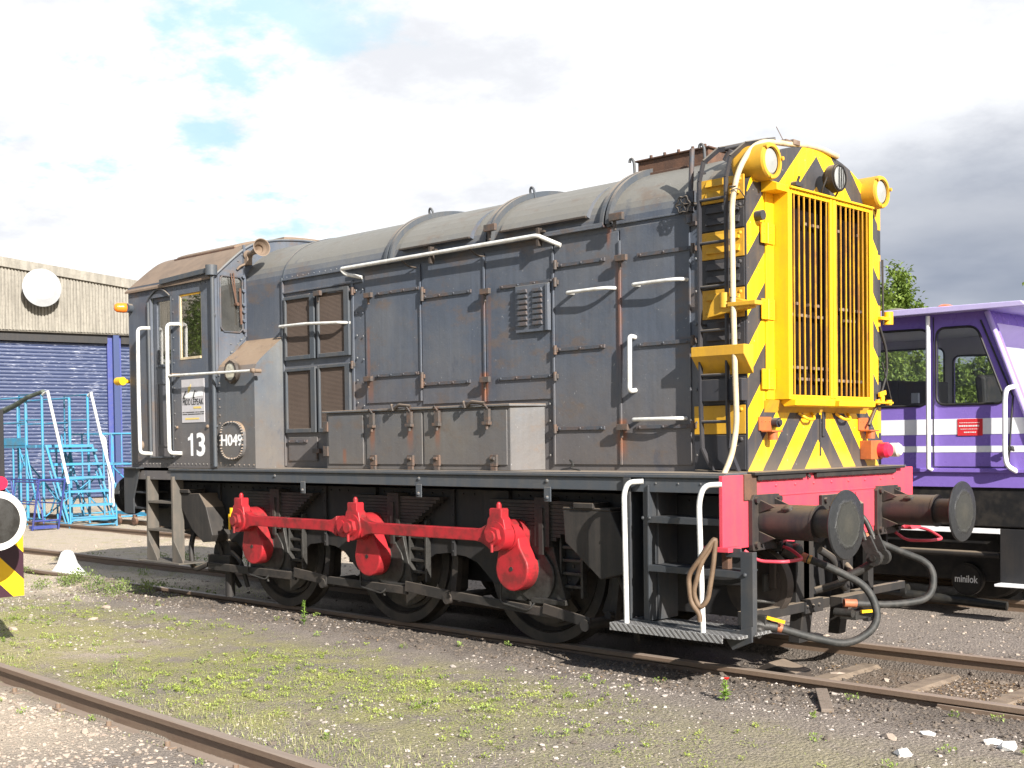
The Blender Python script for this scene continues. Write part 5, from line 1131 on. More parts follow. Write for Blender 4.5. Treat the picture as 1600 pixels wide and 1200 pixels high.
p=np.concatenate([scat(9000,-8,5.2,-5.8,3.6,clump),scat(4500,-7,5,-1.5,-.8),scat(2500,1.2,4.6,-.7,.7)]); s=np.exp(rng.normal(np.log(.009),.5,len(p))).clip(.003,.04)
stones('dark_gravel',p,s,smat('dark_stone',(.15,.12,.095),(.08,.064,.052)),'dark cinders and brown ballast along the rails')
p=np.concatenate([scat(9000,-4.5,3.2,-6.2,-4.3,lambda x,y:1-.8*ss(x+fbm(x,y,1,2,4)*2,-.6,1.8)),scat(2500,-14,-5.5,-3,4),scat(1500,1.7,4.6,-.68,.68,clump),scat(1000,-4,4,.9,3.3)]); s=np.exp(rng.normal(np.log(.0085),.5,len(p))).clip(.003,.04)
stones('pinkish_gravel',p,s,smat('pinkish_stone',(.32,.25,.20),(.40,.34,.28)),'pinkish sandy hardcore stones of the yard')
# ---------------------------------------------------------------- low plants
def leafmat(name,c1,c2,sc_=3):
    m,t,b,oc=newmat(name); n_=noise(t,oc,sc_,3); n2_=noise(t,oc,25,2); c=mixc(t,sstep(t,mth(t,'ADD',mth(t,'MULTIPLY',n_,.6),mth(t,'MULTIPLY',n2_,.4)),.35,.65),c1,c2); t.links.new(c,b.inputs['Base Color']); b.inputs['Roughness'].default_value=.55
    tr=mk(t,'ShaderNodeBsdfTranslucent'); t.links.new(c,tr.inputs[0]); mx=mk(t,'ShaderNodeMixShader'); mx.inputs[0].default_value=.28; o=[q for q in t.nodes if q.type=='OUTPUT_MATERIAL'][0]; t.links.new(b.outputs[0],mx.inputs[1]); t.links.new(tr.outputs[0],mx.inputs[2]); t.links.new(mx.outputs[0],o.inputs[0]); return m
def leafmesh(name,C,L_,W_,az,el,mat):
    """folded leaf quads: centre-base C, length, width, azimuth, elevation"""
    d=np.stack([np.cos(az)*np.cos(el),np.sin(az)*np.cos(el),np.sin(el)],1); s=np.stack([-np.sin(az),np.cos(az),np.zeros_like(az)],1)
    tip=C+d*L_[:,None]; mid=C+d*(L_*.55)[:,None]; up=np.array([0,0,1])*(W_*.25)[:,None]
    V=np.stack([C,mid+s*(W_/2)[:,None]+up,tip,mid-s*(W_/2)[:,None]+up],1).reshape(-1,3); n=len(C); Fc=(np.arange(n*4).reshape(n,4))
    return mesh_np(name,V,Fc,mat,False)
def weeds(name,cent,rad,per,lsize,mat,label,el=(.1,.9),hgt=.02):
    n=len(cent)*per; c=np.repeat(cent,per,0); r=np.repeat(rad,per)*np.sqrt(rng.random(n)); a=rng.uniform(0,6.283,n); x=c[:,0]+r*np.cos(a); y=c[:,1]+r*np.sin(a)*.8
    C=np.stack([x,y,G(x,y)+rng.uniform(0,hgt,n)],1); L_=lsize*rng.uniform(.6,1.4,n); o=leafmesh(name,C,L_,L_*rng.uniform(.45,.75,n),rng.uniform(0,6.283,n),rng.uniform(*el,n),mat); tag(o,label,'weeds',None,'stuff'); return o
band=lambda x,y:np.clip((fbm(x,y,1.3,3,51)*2.6+.30),0,1)*ss(y,-4.3,-3.7)*(1-ss(y+fbm(x,y,1.0,2,5)*1.2,-2.6,-1.5))*(1-.6*ss(x,.8,2.6))
cen=scat(1500,-6.5,4.6,-4.25,-1.0,band); weeds('moss_mats',cen,rng.uniform(.08,.22,len(cen)),60,.011,leafmat('mat_green',(.24,.28,.07),(.40,.42,.15)),'pale flat mats of moss and creeping growth between the tracks',(-.05,.35),.008)
cen=scat(3000,-6.5,4.6,-4.25,-1.0,band); weeds('low_weeds',cen,np.exp(rng.normal(np.log(.04),.6,len(cen))),24,.015,leafmat('weed_green',(.22,.29,.045),(.42,.47,.12)),'bright green creeping weeds growing over the cinders')
cen=scat(95,-8,4.6,-4.6,-.95); weeds('weed_sprigs',cen,rng.uniform(.015,.07,len(cen)),26,.018,leafmat('sprig_green',(.18,.26,.05),(.30,.38,.10)),'scattered small leafy sprigs between the tracks',(.3,1.2),.035)
cen=np.concatenate([scat(34,-8.0,-5.6,-1.6,-.3),scat(14,-12,-6,-1.2,2)]); weeds('yard_weeds',cen,rng.uniform(.06,.20,len(cen)),80,.026,leafmat('yard_green',(.10,.15,.04),(.22,.27,.08)),'taller weeds round the buried rail end by the cab',(.4,1.4),.10)
def grass(name,P,h,mat,label,w=.0035):
    n=len(P); a=rng.uniform(0,6.28,n); el=rng.uniform(.5,1.4,n); C=np.stack([P[:,0],P[:,1],G(P[:,0],P[:,1])-.003],1); o=leafmesh(name,C,h*rng.uniform(.4,1.2,n),np.full(n,w),a,el,mat); tag(o,label,'grass',None,'stuff'); return o
gf=lambda x,y:np.clip(fbm(x,y,.5,3,77)*4+.35,0,1)*np.exp(-((y-railY(x)-.28)/.28)**2)
P=scat(8000,-3,3.6,-4.4,-3.2,gf); grass('dry_grass',P,.055,leafmat('dry_grass',(.30,.28,.12),(.44,.42,.22)),'dry pale grass and green blades beside the foreground rail')
P=np.concatenate([scat(16000,-3,3.6,-4.4,-3.0,gf),scat(30000,-6,4.5,-4.2,-1.4,band),scat(5000,-9,-5,-1.6,.6,clump)]); grass('short_grass',P,.028,leafmat('short_grass',(.20,.27,.05),(.38,.42,.13)),'short green grass in the moss between the tracks')
P=np.concatenate([scat(2600,1.8,4.8,-.66,.66,clump),scat(900,-6,5,-1.5,-.85,clump)]); n_l=len(P); o=leafmesh('dead_leaves',np.stack([P[:,0],P[:,1],G(P[:,0],P[:,1])+.008],1),rng.uniform(.012,.035,n_l),rng.uniform(.008,.02,n_l),rng.uniform(0,6.28,n_l),rng.uniform(-.3,.5,n_l),leafmat('dead_leaf',(.20,.13,.07),(.32,.22,.12),6)); tag(o,'dry brown leaves and litter caught between the rails','litter',None,'stuff')
# single tall plants
def sprout(loc,h,label,flower=False):
    x,y=loc; z=float(G(x,y)); e=empty('wild_plant',(x,y,z),label,'plant')
    b=MB(); b.tube([(x,y,z-.01),(x+.01,y,z+h*.5),(x+.005,y+.01,z+h)],.003,5); b.build('stem',MT['leaf'],e)
    n=60; k=rng.uniform(.05,1,n); C=np.stack([x+rng.normal(0,.004,n),y+rng.normal(0,.004,n),z+h*k],1); L_=.035*(1.2-k)+.012
    o=leafmesh('foliage',C,L_,L_*.5,rng.uniform(0,6.28,n),rng.uniform(-.2,.8,n),MT['leaf']); o.parent=e; o.matrix_parent_inverse=WM(e).inverted()
    if flower:
        b=MB()
        for i in range(6):
            a=i*1.047; c=Vector((x+.005,y+.01,z+h)); p=c+Vector((.022*math.cos(a),.022*math.sin(a),.014)); q=c+Vector((.020*math.cos(a+1),.020*math.sin(a+1),.016)); b.add([c,p,q,c+Vector((0,0,.012))],[(0,1,2),(0,2,3)])
        b.build('flower',MT['petal'],e)
    return e
MT['leaf']=leafmat('plant_green',(.12,.22,.03),(.25,.38,.07),8); MT['petal']=leafmat('petal_red',(.75,.02,.02),(.8,.04,.03))
q=U(475,977,'z',-.05); sprout((q[0],q[1]),.22,'tall thin green weed standing alone in front of the left driving wheel')
q=U(1133,1095,'z',-.05); sprout((q[0],q[1]),.13,'small plant with a red poppy flower beside the near rail',True)
# loose things on the ground
b=MB(); q=U(1293,1112,'z',-.04); q2=U(1283,1080,'z',-.02); b.bar((q[0],q[1],-.035),(q2[0],q2[1],-.01),.075,.022)
tag(b.build('wooden_board',worn('old_wood',(.20,.16,.13),(.1,.08,.06),.6,.8,0,20,False,.4),None,.003),'short weathered wooden board propped against the near rail','board')
b=MB(); x,y=1.92,-.47; b.prism([(x-.17,-.14),(x+.20,-.14),(x+.20,-.02),(x-.02,.03),(x-.15,-.04)],'y',y-.10,y+.11)
tag(b.build('wheel_chock',MT['brown'],None,.01),'dirty wooden wedge block lying beside the rail below the front steps','wedge')
bigs=[(1555,1162,.05,1),(1575,1170,.06,1),(1450,1150,.035,1),(1410,1180,.05,1),(165,952,.05,0),(145,970,.04,0),(562,970,.045,0),(590,975,.03,0),(935,925,.02,0),(1000,1063,.035,0),(20,985,.05,0),(1390,1155,.045,0),(1365,1065,.04,0),(1310,1033,.05,0),(1385,1040,.035,0),(660,985,.03,0),(705,990,.03,0),(225,880,.05,1)]
names=[]
for i,(px,py,sz,wh) in enumerate(bigs):
    q=U(px,py,'z',-.05); V=IV*(1+rng.normal(0,.18,(12,1)))*np.array([1.3,.8,.5])*sz; a=rng.uniform(0,3); V=np.stack([V[:,0]*math.cos(a)-V[:,1]*math.sin(a)+q[0],V[:,0]*math.sin(a)+V[:,1]*math.cos(a)+q[1],V[:,2]+float(G(q[0],q[1]))+sz*.15],1)
    mt_=smat('white_scrap',(.75,.75,.73),(.6,.58,.55)) if (wh and i==0) else (bpy.data.materials['white_scrap'] if wh else bpy.data.materials['pinkish_stone'])
    o=mesh_np('loose_stone',V,IF,mt_,False); tag(o,'larger white lump of rubble on the yard ground' if wh else 'larger pale stone lying on the yard ground','stone','white rubble lumps' if wh else 'larger stones on the ground')
# white painted bell-shaped marker
q=U(106,899,'z',-.09); b=MB(); cx_,cy_=q[0],q[1]; n=26; prf=[(.235,0),(.225,.05),(.17,.11),(.125,.18),(.10,.26),(.075,.32),(.035,.345),(0,.35)]
vs=[];fs=[]
for i,(r_,h_) in enumerate(prf):
    for k in range(n):
        a=2*math.pi*k/n; rr=r_*(1+(.10*math.sin(5*a)+.06*math.sin(9*a+1))*(1-i/8)); vs.append((cx_+rr*math.cos(a),cy_+rr*math.sin(a),-.12+h_*1.05))
for i in range(len(prf)-1):
    for k in range(n): fs.append((i*n+k,i*n+(k+1)%n,(i+1)*n+(k+1)%n,(i+1)*n+k))
b.add(vs,fs,True); tag(b.build('marker_stone',worn('whitewash',(.70,.70,.68),(.5,.48,.44),.3,.7,0,14,False,.4),None,weld=False),'white bell-shaped marker standing on the buried rail at left','marker')
# ================================================================ blue access steps
def P3(b,pts,r=.02,n=6): b.tube(pts,r,n)
st=empty('access_steps',(-18.5,4.55,-.1),'tall light blue mobile access steps with white handrails beside the cab','access steps')
b=MB(); yl,yr=4.0,5.1
for y,xo in ((yl,0),(yr,-.12)):
    P3(b,[(-17.80+xo,y,-.1),(-18.84+xo,y,1.64)],.03); P3(b,[(-17.80+xo,y,-.1),(-17.83+xo,y,.83)],.022); P3(b,[(-17.95+xo,y,-.1),(-18.7+xo,y,1.1)],.02)
    P3(b,[(-19.0+xo,y,-.08),(-19.0+xo,y,2.76)],.03); P3(b,[(-17.85+xo,y,.0),(-19.1+xo,y,0.0)],.025); P3(b,[(-20.1+xo,y,.0),(-20.1+xo,y,1.6)],.025); P3(b,[(-19.0+xo,y,.1),(-20.1+xo,y,1.5)],.018); P3(b,[(-20.1+xo,y,.1),(-19.0+xo,y,.9)],.018)
    P3(b,[(-19.0+xo,y,2.76),(-20.1+xo,y,2.76),(-20.1+xo,y,1.6)],.02); P3(b,[(-19.0+xo,y,2.2),(-20.1+xo,y,2.2)],.018); P3(b,[(-19.0+xo,y,.05),(-20.6+xo,y,.05)],.025)
P3(b,[(-17.85,yl,.12),(-17.97,yr,.12)],.022); P3(b,[(-17.82,yl,-.05),(-17.94,yr,-.05)],.02); P3(b,[(-19,yl,.9),(-19.1,yr,.9)],.025); P3(b,[(-20.1,yl,.9),(-20.2,yr,.9)],.02); P3(b,[(-19.0,yl,.1),(-19.1,yr,.85)],.015); P3(b,[(-20.1,yl,1.5),(-20.2,yr,.1)],.015)
b.build('steps_frame',MT['cyan'],st)
for i in range(6):
    t_=(i+.6)/6; b=MB(); x=-17.86-.98*t_; z=-.1+1.74*t_; b.box((x-.13,yl+.02,z-.02),(x+.1,yr-.02,z+.03)); b.build('tread',MT['cyan'],st)
b=MB(); b.box((-20.15,yl,1.60),(-18.9,yr,1.66)); b.build('platform',MT['cyan'],st)
b=MB(); P3(b,[(-18.95,yl,2.74),(-18.72,yl,2.80),(-17.86,yl,.84)],.033); b.build('handrail',MT['white'],st)
b=MB(); P3(b,[(-19.08,yr,2.74),(-18.95,yr,2.80),(-18.50,yr,1.75),(-18.05,yr,.86),(-18.04,yr,.32)],.033); P3(b,[(-18.6,yr+.05,1.85),(-18.42,yr+.03,1.78),(-18.2,yr,.86),(-18.18,yr,.3)],.025); b.build('handrail',MT['white'],st)
wp=empty('work_platform',(-21,4.4,-.1),'light blue work platform with guard rails at the left edge','work platform')
b=MB()
for y in (4.0,5.0):
    for x in (-19.78,-22.4): P3(b,[(x,y,-.1),(x,y,2.70)],.035)
    P3(b,[(-19.78,y,2.70),(-22.4,y,2.70)],.022); P3(b,[(-19.78,y,2.15),(-22.4,y,2.15)],.02); P3(b,[(-19.78,y,1.5),(-20.8,y,.1)],.02) ; P3(b,[(-19.78,y,1.5),(-19.2,y,.0)],.022); P3(b,[(-20.45,y,-.1),(-20.45,y,1.6)],.022)
    P3(b,[(-19.78,y,.1),(-22.4,y,1.5)],.018)
b.build('platform_frame',MT['cyan'],wp)
b=MB(); b.box((-22.5,3.98,1.60),(-19.3,5.02,1.66)); b.box((-22.4,3.97,1.66),(-19.8,3.98,1.82)); b.build('platform_deck',MT['cyan'],wp)
b=MB(); b.tube([(-22.6,4.0,2.05),(-21.8,3.98,2.25),(-21.0,3.97,2.40),(-20.2,3.97,2.55),(-19.6,3.97,2.70),(-18.9,3.99,2.80)],[.07,.07,.07,.06,.05,.045],8); tag(b.build('rolled_tarpaulin',worn('dark_green_tarp',(.045,.06,.05),(.16,.18,.14),.6,.7,0,9,False,.3)),'dark green rolled tarpaulin slung along the work platform rail','tarpaulin')
tr=empty('steps_trolley',(-20.2,6.2,-.1),'low light blue steps frame standing behind the tall access steps','steps frame')
b=MB()
for y in (5.6,6.9):
    P3(b,[(-19.2,y,.0),(-21.6,y,.0)],.03)
    for x in (-19.4,-20.4,-21.4): P3(b,[(x,y,.0),(x,y,1.9)],.022)
    P3(b,[(-19.4,y,1.9),(-21.4,y,1.9)],.02); P3(b,[(-19.4,y,1.1),(-21.4,y,.1)],.018); P3(b,[(-19.4,y,.1),(-21.4,y,1.1)],.018); P3(b,[(-19.4,y,1.2),(-21.4,y,1.2)],.02)
for x in (-19.4,-21.4):
    for z in (.0,1.2,1.9): P3(b,[(x,5.6,z),(x,6.9,z)],.02)
for y in (5.8,6.05,6.3,6.55): P3(b,[(-19.4,y,1.2),(-19.4,y,1.9)],.014)
b.build('trolley_frame',MT['cyan'],tr)
b=MB(); b.box((-16.5,5.35,.13),(-18.4,5.42,.20)); b.box((-16.5,6.2,.13),(-18.4,6.27,.20)); b.box((-16.55,5.35,.13),(-16.48,6.27,.20)); b.build('outrigger',MT['cyan'],tr)
for x,y in ((-16.7,5.4),(-18.2,5.3),(-17.6,5.35)):
    b=MB(); b.cyl((x,y-.03,.0),(x,y+.03,.0),.09,14); b.box((x-.03,y-.04,.0),(x+.03,y+.04,.14)); b.build('castor',MT['rust'],tr)
bt=empty('low_barrow',(-18.3,3.2,-.1),'low dark blue tubular frame in front of the access steps','trolley')
b=MB()
for y in (3.2,3.75):
    P3(b,[(-18.6,y,.9),(-17.6,y,.9)],.018); P3(b,[(-17.5,y,.95),(-17.85,y,-.1)],.022); P3(b,[(-18.8,y,.95),(-18.5,y,.0)],.018); P3(b,[(-18.7,y,.45),(-17.7,y,.45)],.015)
P3(b,[(-21.5,3.2,.95),(-17.5,3.2,.95)],.018); P3(b,[(-21.5,3.2,.5),(-17.7,3.2,.5)],.014); P3(b,[(-17.5,3.2,.95),(-17.5,3.75,.95)],.02); P3(b,[(-17.85,3.2,.1),(-17.85,3.75,.1)],.02)
for i in range(6): P3(b,[(-18.8-i*.5,3.2,.0),(-18.6-i*.5,3.2,.95)],.014)
b.box((-18.0,3.2,-.06),(-17.8,3.7,.0)); b.build('barrow_frame',MT['navy'],bt)
# ================================================================ shed
ANG=math.atan2(.98,.197); she=empty('engine_shed',(-31.86,8.62,-.12),'long shed with fluted grey concrete fascia and dark blue roller doors','shed'); she.rotation_euler=(0,0,ANG)
IM=WM(she)
def sb(b,name,mat,parent=None,bev=0):
    o=b.build(name,mat,None,bev); o.parent=parent or she; return o
def concrete():
    m,t,b,oc=newmat('fluted_concrete'); a=noise(t,mapping(t,oc,(3,3,.35)),2,6,.65); c_=noise(t,oc,9,6,.7); f=noise(t,oc,60,3)
    c=mixc(t,sstep(t,a,.3,.7),(.17,.157,.135),(.27,.25,.215)); c=mixc(t,mth(t,'MULTIPLY',sstep(t,c_,.45,.7),.45),c,(.11,.10,.085)); t.links.new(c,b.inputs['Base Color']); b.inputs['Roughness'].default_value=.9; bump(t,b,f,.5,.01); return m
MT['conc']=concrete()
def top(t_): return 7.43-.113*max(t_,-2)
b=MB(); T0,T1=-48,12
w_=.10; n=int((T1-T0)/w_)
for i in range(n):
    a=T0+i*w_; m_=a+w_*.5; c_=a+w_; za,zm,zc2=top(a),top(m_),top(c_)
    b.add([(a,0,5.45),(m_,0,5.45),(m_,0,zm),(a,0,za)],[(0,1,2,3)]); b.add([(m_,0,5.45),(m_,.035,5.45),(m_,.035,zm),(m_,0,zm)],[(0,1,2,3)])
    b.add([(m_,.035,5.45),(c_,.035,5.45),(c_,.035,zc2),(m_,.035,zm)],[(0,1,2,3)]); b.add([(c_,0,5.45),(c_,.035,5.45),(c_,.035,zc2),(c_,0,zc2)],[(0,1,2,3)])
b.box((T0,.036,5.40),(T1,.35,5.45)); b.add([(-2,.036,5.4),(T1,.036,5.4),(T1,.036,top(T1)),(-2,.036,top(-2))],[(0,1,2,3)]); b.add([(T0,.036,5.4),(-2,.036,5.4),(-2,.036,top(-2)),(T0,.036,top(T0))],[(0,1,2,3)])
sb(b,'fascia',MT['conc'])
b=MB()
for ta,tb in ((T0,-2),(-2,T1)): b.add([(ta,-.08,top(ta)),(tb,-.08,top(tb)),(tb,-.08,top(tb)+.30),(ta,-.08,top(ta)+.30),(ta,.4,top(ta)),(tb,.4,top(tb)),(tb,.4,top(tb)+.30),(ta,.4,top(ta)+.30)],[(0,1,2,3),(4,5,6,7),(0,1,5,4),(3,2,6,7),(0,3,7,4),(1,2,6,5)])
sb(b,'coping',MT['conc'])
b=MB(); b.box((T0,.4,0),(T1,24,6.0)); sb(b,'shed_body',worn('shed_cladding',(.25,.25,.26),(.18,.17,.16),.4,.7))
def roller():
    m,t,b,oc=newmat('roller_door_blue'); a=noise(t,oc,1.2,5); fl=noise(t,mapping(t,oc,(2.2,2.2,26)),2.0,5,.7); big=noise(t,mapping(t,oc,(1.5,1.5,.6)),1.0,3)
    sp=t.nodes.new('ShaderNodeSeparateXYZ'); t.links.new(oc,sp.inputs[0])
    c=mixc(t,a,(.022,.034,.085),(.038,.054,.12)); k=sstep(t,mth(t,'ADD',fl,mth(t,'MULTIPLY',mth(t,'SUBTRACT',big,.5),.20)),.60,.66)
    c=mixc(t,mth(t,'MULTIPLY',k,.8),c,(.36,.38,.46)); t.links.new(c,b.inputs['Base Color']); b.inputs['Roughness'].default_value=.42; return m
MT['roller']=roller()
def rdoor(a,c):
    b=MB(); h=.115; n=int(5.12/h)
    for i in range(n):
        z=.05+i*h; pr=[(.34,z),(.315,z+.02),(.31,z+h*.5),(.315,z+h-.02),(.34,z+h)]
        for j in range(4): b.add([(a,pr[j][0],pr[j][1]),(c,pr[j][0],pr[j][1]),(c,pr[j+1][0],pr[j+1][1]),(a,pr[j+1][0],pr[j+1][1])],[(0,1,2,3)],j in(1,2))
    return sb(b,'roller_door',MT['roller'])
rdoor(-6.0,3.50); rdoor(3.95,11.0); rdoor(-17,-7); rdoor(-29,-18.5); rdoor(-41,-30.5)
MT['nframe']=worn('door_frame_blue',(.030,.048,.135),(.022,.036,.10),.4,.45)
b=MB(); b.box((3.66,.05,0),(3.86,.30,5.45)); sb(b,'door_post',MT['nframe'],None,.01)
for a_,c_ in ((3.50,3.66),(3.86,3.95),(-6.4,-6.0)): b=MB(); b.box((a_,.2,0),(c_,.34,5.45)); sb(b,'door_jamb',MT['navy'])
for a_,c_ in ((-6.0,3.50),(3.95,11.0)): b=MB(); b.box((a_,.15,5.12),(c_,.36,5.40)); sb(b,'door_header',MT['frame'])
b=MB(); b.lathe([(.59,0),(.595,.02),(.38,.12),(.12,.19),(0,.20)],(1.31,-.42,6.76),(0,-1,0),48); b.lathe([(0,0),(.59,0)],(1.31,-.42,6.76),(0,-1,0),48)
b.cyl((1.31,.0,6.76),(1.31,-.42,6.76),.05,10); sb(b,'round_floodlight',worn('silver_dish',(.36,.37,.39),(.27,.27,.28),.4,.35,.0,4,False,.03))
# ================================================================ trees
def tree(loc,h,clumps,label,leafn=9000,ls=.10,group=None,mats=None):
    x,y=loc; z=float(G(min(60,max(-60,x)),min(60,y))); e=empty('broadleaf_tree',(x,y,z),label,'tree',group)
    cz=min(c[2]-c[3] for c in clumps); b=MB()
    b.tube([(x,y,z-.2),(x+.05,y,z+(cz-z)*.6),(x-.05,y+.05,cz+.6)],[.28,.2,.14],8)
    for c in clumps: b.tube([(x,y,z+(cz-z)*.7),((x+c[0])/2,(y+c[1])/2,(cz+c[2])/2),(c[0],c[1],c[2])],[.12,.08,.03],6)
    b.build('trunk',MT['bark'],e)
    tot=sum(c[3]**2 for c in clumps); CC=[];
    for (cx,cy,cz_,r) in clumps:
        n=int(leafn*r*r/tot); sub=rng.normal(0,1,(max(6,int(r*22)),3)); sub/=np.linalg.norm(sub,axis=1)[:,None]; sub*= (rng.uniform(.45,1.0,len(sub))*r)[:,None]; sub[:,2]*=.85
        k=rng.integers(0,len(sub),n); q=rng.normal(0,r*.17,(n,3)); CC.append(np.array([cx,cy,cz_])+sub[k]+q)
    C=np.concatenate(CC); n=len(C); L_=ls*rng.uniform(.6,1.5,n); o=leafmesh('crown',C,L_,L_*.6,rng.uniform(0,6.28,n),rng.uniform(-1.2,1.0,n),MT['crown']); o.parent=e; o.matrix_parent_inverse=WM(e).inverted(); return e
MT['bark']=worn('bark',(.10,.08,.06),(.16,.14,.11),.6,.9,0,6,True,.5); MT['crown']=leafmat('crown_green',(.10,.16,.026),(.23,.30,.06),1.2)
def cl(L_): return [(*D(px,py,d),r) for px,py,d,r in L_]
c1=cl([(1335,520,36,1.6),(1392,455,36,.75),(1375,505,36,1.1),(1418,490,36,.6),(1408,560,36,1.0),(1440,590,37,.7),(1300,600,36,1.6),(1380,630,36,1.2),(1350,580,35.5,1.3)])
q=D(1360,700,36); tree((q[0],q[1]),6,c1,'leafy green tree rising behind the yellow nose and the purple roof',26000,.14,'trees beyond the purple locomotive')
c2=cl([(1520,585,38,.7),(1545,575,38,.55),(1500,620,38,.8),(1540,625,38,.9),(1485,600,38,.6),(1560,560,38,.35),(1515,660,38,1.0),(1470,640,38,.8)])
q=D(1515,700,38); tree((q[0],q[1]),4,c2,'lower green tree seen through the purple cab window',15000,.13,'trees beyond the purple locomotive')
c3=cl([(1620,560,40,1.2),(1660,520,40,1.6),(1640,620,40,1.4),(1700,600,40,1.8)])
q=D(1650,700,40); tree((q[0],q[1]),6,c3,'green tree at the far right behind the purple cab',9000,.16,'trees beyond the purple locomotive')
nh=30000; th=rng.uniform(0,1,nh); hx=-130+190*th; hy=62+14*np.sin(th*9)+rng.normal(0,3,nh); hh=3.2+1.3*np.sin(th*41)+1.1*np.sin(th*97+1); hz=rng.uniform(0,1,nh)**.8*hh
o=leafmesh('far_hedgerow',np.stack([hx,hy,hz],1),rng.uniform(.4,1.0,nh),rng.uniform(.3,.7,nh),rng.uniform(0,6.28,nh),rng.uniform(-1,1,nh),leafmat('hedge_green',(.05,.08,.02),(.11,.15,.04),.3)); tag(o,'far green hedgerow along the edge of the yard','hedge',None,'stuff')
# trees on the camera side, seen only as reflections in the cab window
for i,(x,y,h) in enumerate(()):
    tree((x,y),h,[(x+dx,y+dy,h*.45+dz,r) for dx,dy,dz,r in ((0,0,0,2.2),(1.6,1,1.5,1.6),(-1.5,-.6,1.2,1.7),(.2,.3,2.6,1.5),(1.0,-1.3,-.8,1.5))],'leafy tree on the camera side mirrored in the cab window',7000,.22,'trees on the camera side')
tree((-20.9,-12.3),6,[(-20.6,-12.1,4.6,1.3),(-21.3,-12.4,5.4,.9),(-21.5,-12.0,3.9,.8),(-20.2,-12.6,5.9,1.0),(-20.0,-12.2,3.6,1.1)],'leafy tree standing left of the camera, mirrored in the cab side window',14000,.10)
# ================================================================ purple locomotive
from mathutils.geometry import tessellate_polygon
pl=empty('small_locomotive',(0,4.75,0),'small purple and white shunting locomotive on the track behind, minus any nose stripes','locomotive')
pl['label']='small purple shunting locomotive with white stripes, on the track behind the nose'
def rr_poly(pts,r,seg=5):
    out=[]; n=len(pts)
    for i in range(n):
        a,b_,c=Vector(pts[i-1]),Vector(pts[i]),Vector(pts[(i+1)%n]); p=b_+(a-b_).normalized()*r; q=b_+(c-b_).normalized()*r
        for k in range(seg+1):
            u=k/seg; v=p*(1-u)**2+b_*2*u*(1-u)+q*u*u; out.append((v.x,v.y))
    return out
def holed(b,outer,holes,y0,y1):
    loops=[outer]+holes; 
    for y in (y0,y1):
        vs=[(p[0],y,p[1]) for l in loops for p in l]; tri=tessellate_polygon([[Vector((p[0],p[1],0)) for p in l] for l in loops]); b.add(vs,[tuple(t_) for t_ in tri])
    for l in loops:
        n=len(l)
        for i in range(n):
            p,q=l[i],l[(i+1)%n]; b.add([(p[0],y0,p[1]),(q[0],y0,q[1]),(q[0],y1,q[1]),(p[0],y1,p[1])],[(0,1,2,3)])
PYN,PYF=3.4,6.05
w1=rr_poly([(.30,1.91),(1.205,1.91),(1.205,2.65),(.30,2.66)],.09); w2=rr_poly([(1.289,1.912),(1.965,1.912),(1.685,2.648),(1.289,2.65)],.09)
outer=[(-1.0,1.275),(2.35,1.275),(1.785,2.79),(-1.0,2.79)]
w1f=rr_poly([(-.90,1.91),(.17,1.91),(.17,2.65),(-.90,2.66)],.09); w2f=rr_poly([(.28,1.90),(1.25,1.90),(1.10,2.52),(.28,2.55)],.09)
b=MB(); holed(b,outer,[w1,w2],PYN,PYN+.04); b.build('cab_side',MT['purple'],pl)
b=MB(); holed(b,outer,[w1f,w2f],PYF-.04,PYF); b.build('cab_side',MT['purple'],pl)
MT['liner']=worn('pale_grey_lining',(.62,.64,.62),(.5,.52,.5),.3,.6)
b=MB(); holed(b,[(-.95,1.31),(2.30,1.31),(1.76,2.77),(-.95,2.77)],[w1f,w2f],PYF-.052,PYF-.046); b.build('cab_lining',MT['liner'],pl)
b=MB(); b.box((-.94,PYN+.05,2.755),(1.74,PYF-.055,2.775)); b.gridwall('x',-.955,-.95,(PYN+.05,PYF-.055),(1.31,2.755),[(3.6,4.62,1.90,2.66),(4.72,5.9,1.90,2.66)]); b.build('cab_lining',MT['liner'],pl)
b=MB(); # front slope frame and rear wall
f0,f1=Vector((2.35,0,1.275)),Vector((1.785,0,2.79))
def fs(t_,y): v=f0.lerp(f1,t_); return (v.x,y,v.z)
for (ta,tb,ya,yb) in ((0,.42,PYN+.04,PYF-.04),(.92,1,PYN+.04,PYF-.04),(.42,.92,PYN+.04,PYN+.12),(.42,.92,PYF-.12,PYF-.04),(.42,.92,4.68,4.78)): b.add([fs(ta,ya),fs(tb,ya),fs(tb,yb),fs(ta,yb)],[(0,1,2,3)])
b.build('cab_front',MT['purple'],pl)
b=MB(); b.gridwall('x',-1.0,-.96,(PYN+.04,PYF-.04),(1.275,2.79),[(3.6,4.62,1.90,2.66),(4.72,5.9,1.90,2.66)]); b.build('cab_back',MT['purple'],pl)
def rubber(loop,y,nm='window_seal'):
    b=MB(); b.tube([(p[0],y,p[1]) for p in loop]+[(loop[0][0],y,loop[0][1])],.012,6); b.build(nm,MT['seal'],pl)
MT['seal']=worn('black_rubber',(.012,.012,.013),(.06,.05,.04),.4,.5,0,9,False,.05)
rubber(w1,PYN-.002); rubber(w2,PYN-.002); rubber(w1f,PYF-.055); rubber(w2f,PYF-.055)
MT['pglass']=glass('clean_glass',(.95,.97,.96),1.0)
for wv,y in ((w1,PYN+.02),(w2,PYN+.02),(w1f,PYF-.02),(w2f,PYF-.02)):
        b=MB(); b.prism(wv,'y',y-.002,y+.002); b.build('window_pane',MT['pglass'],pl)
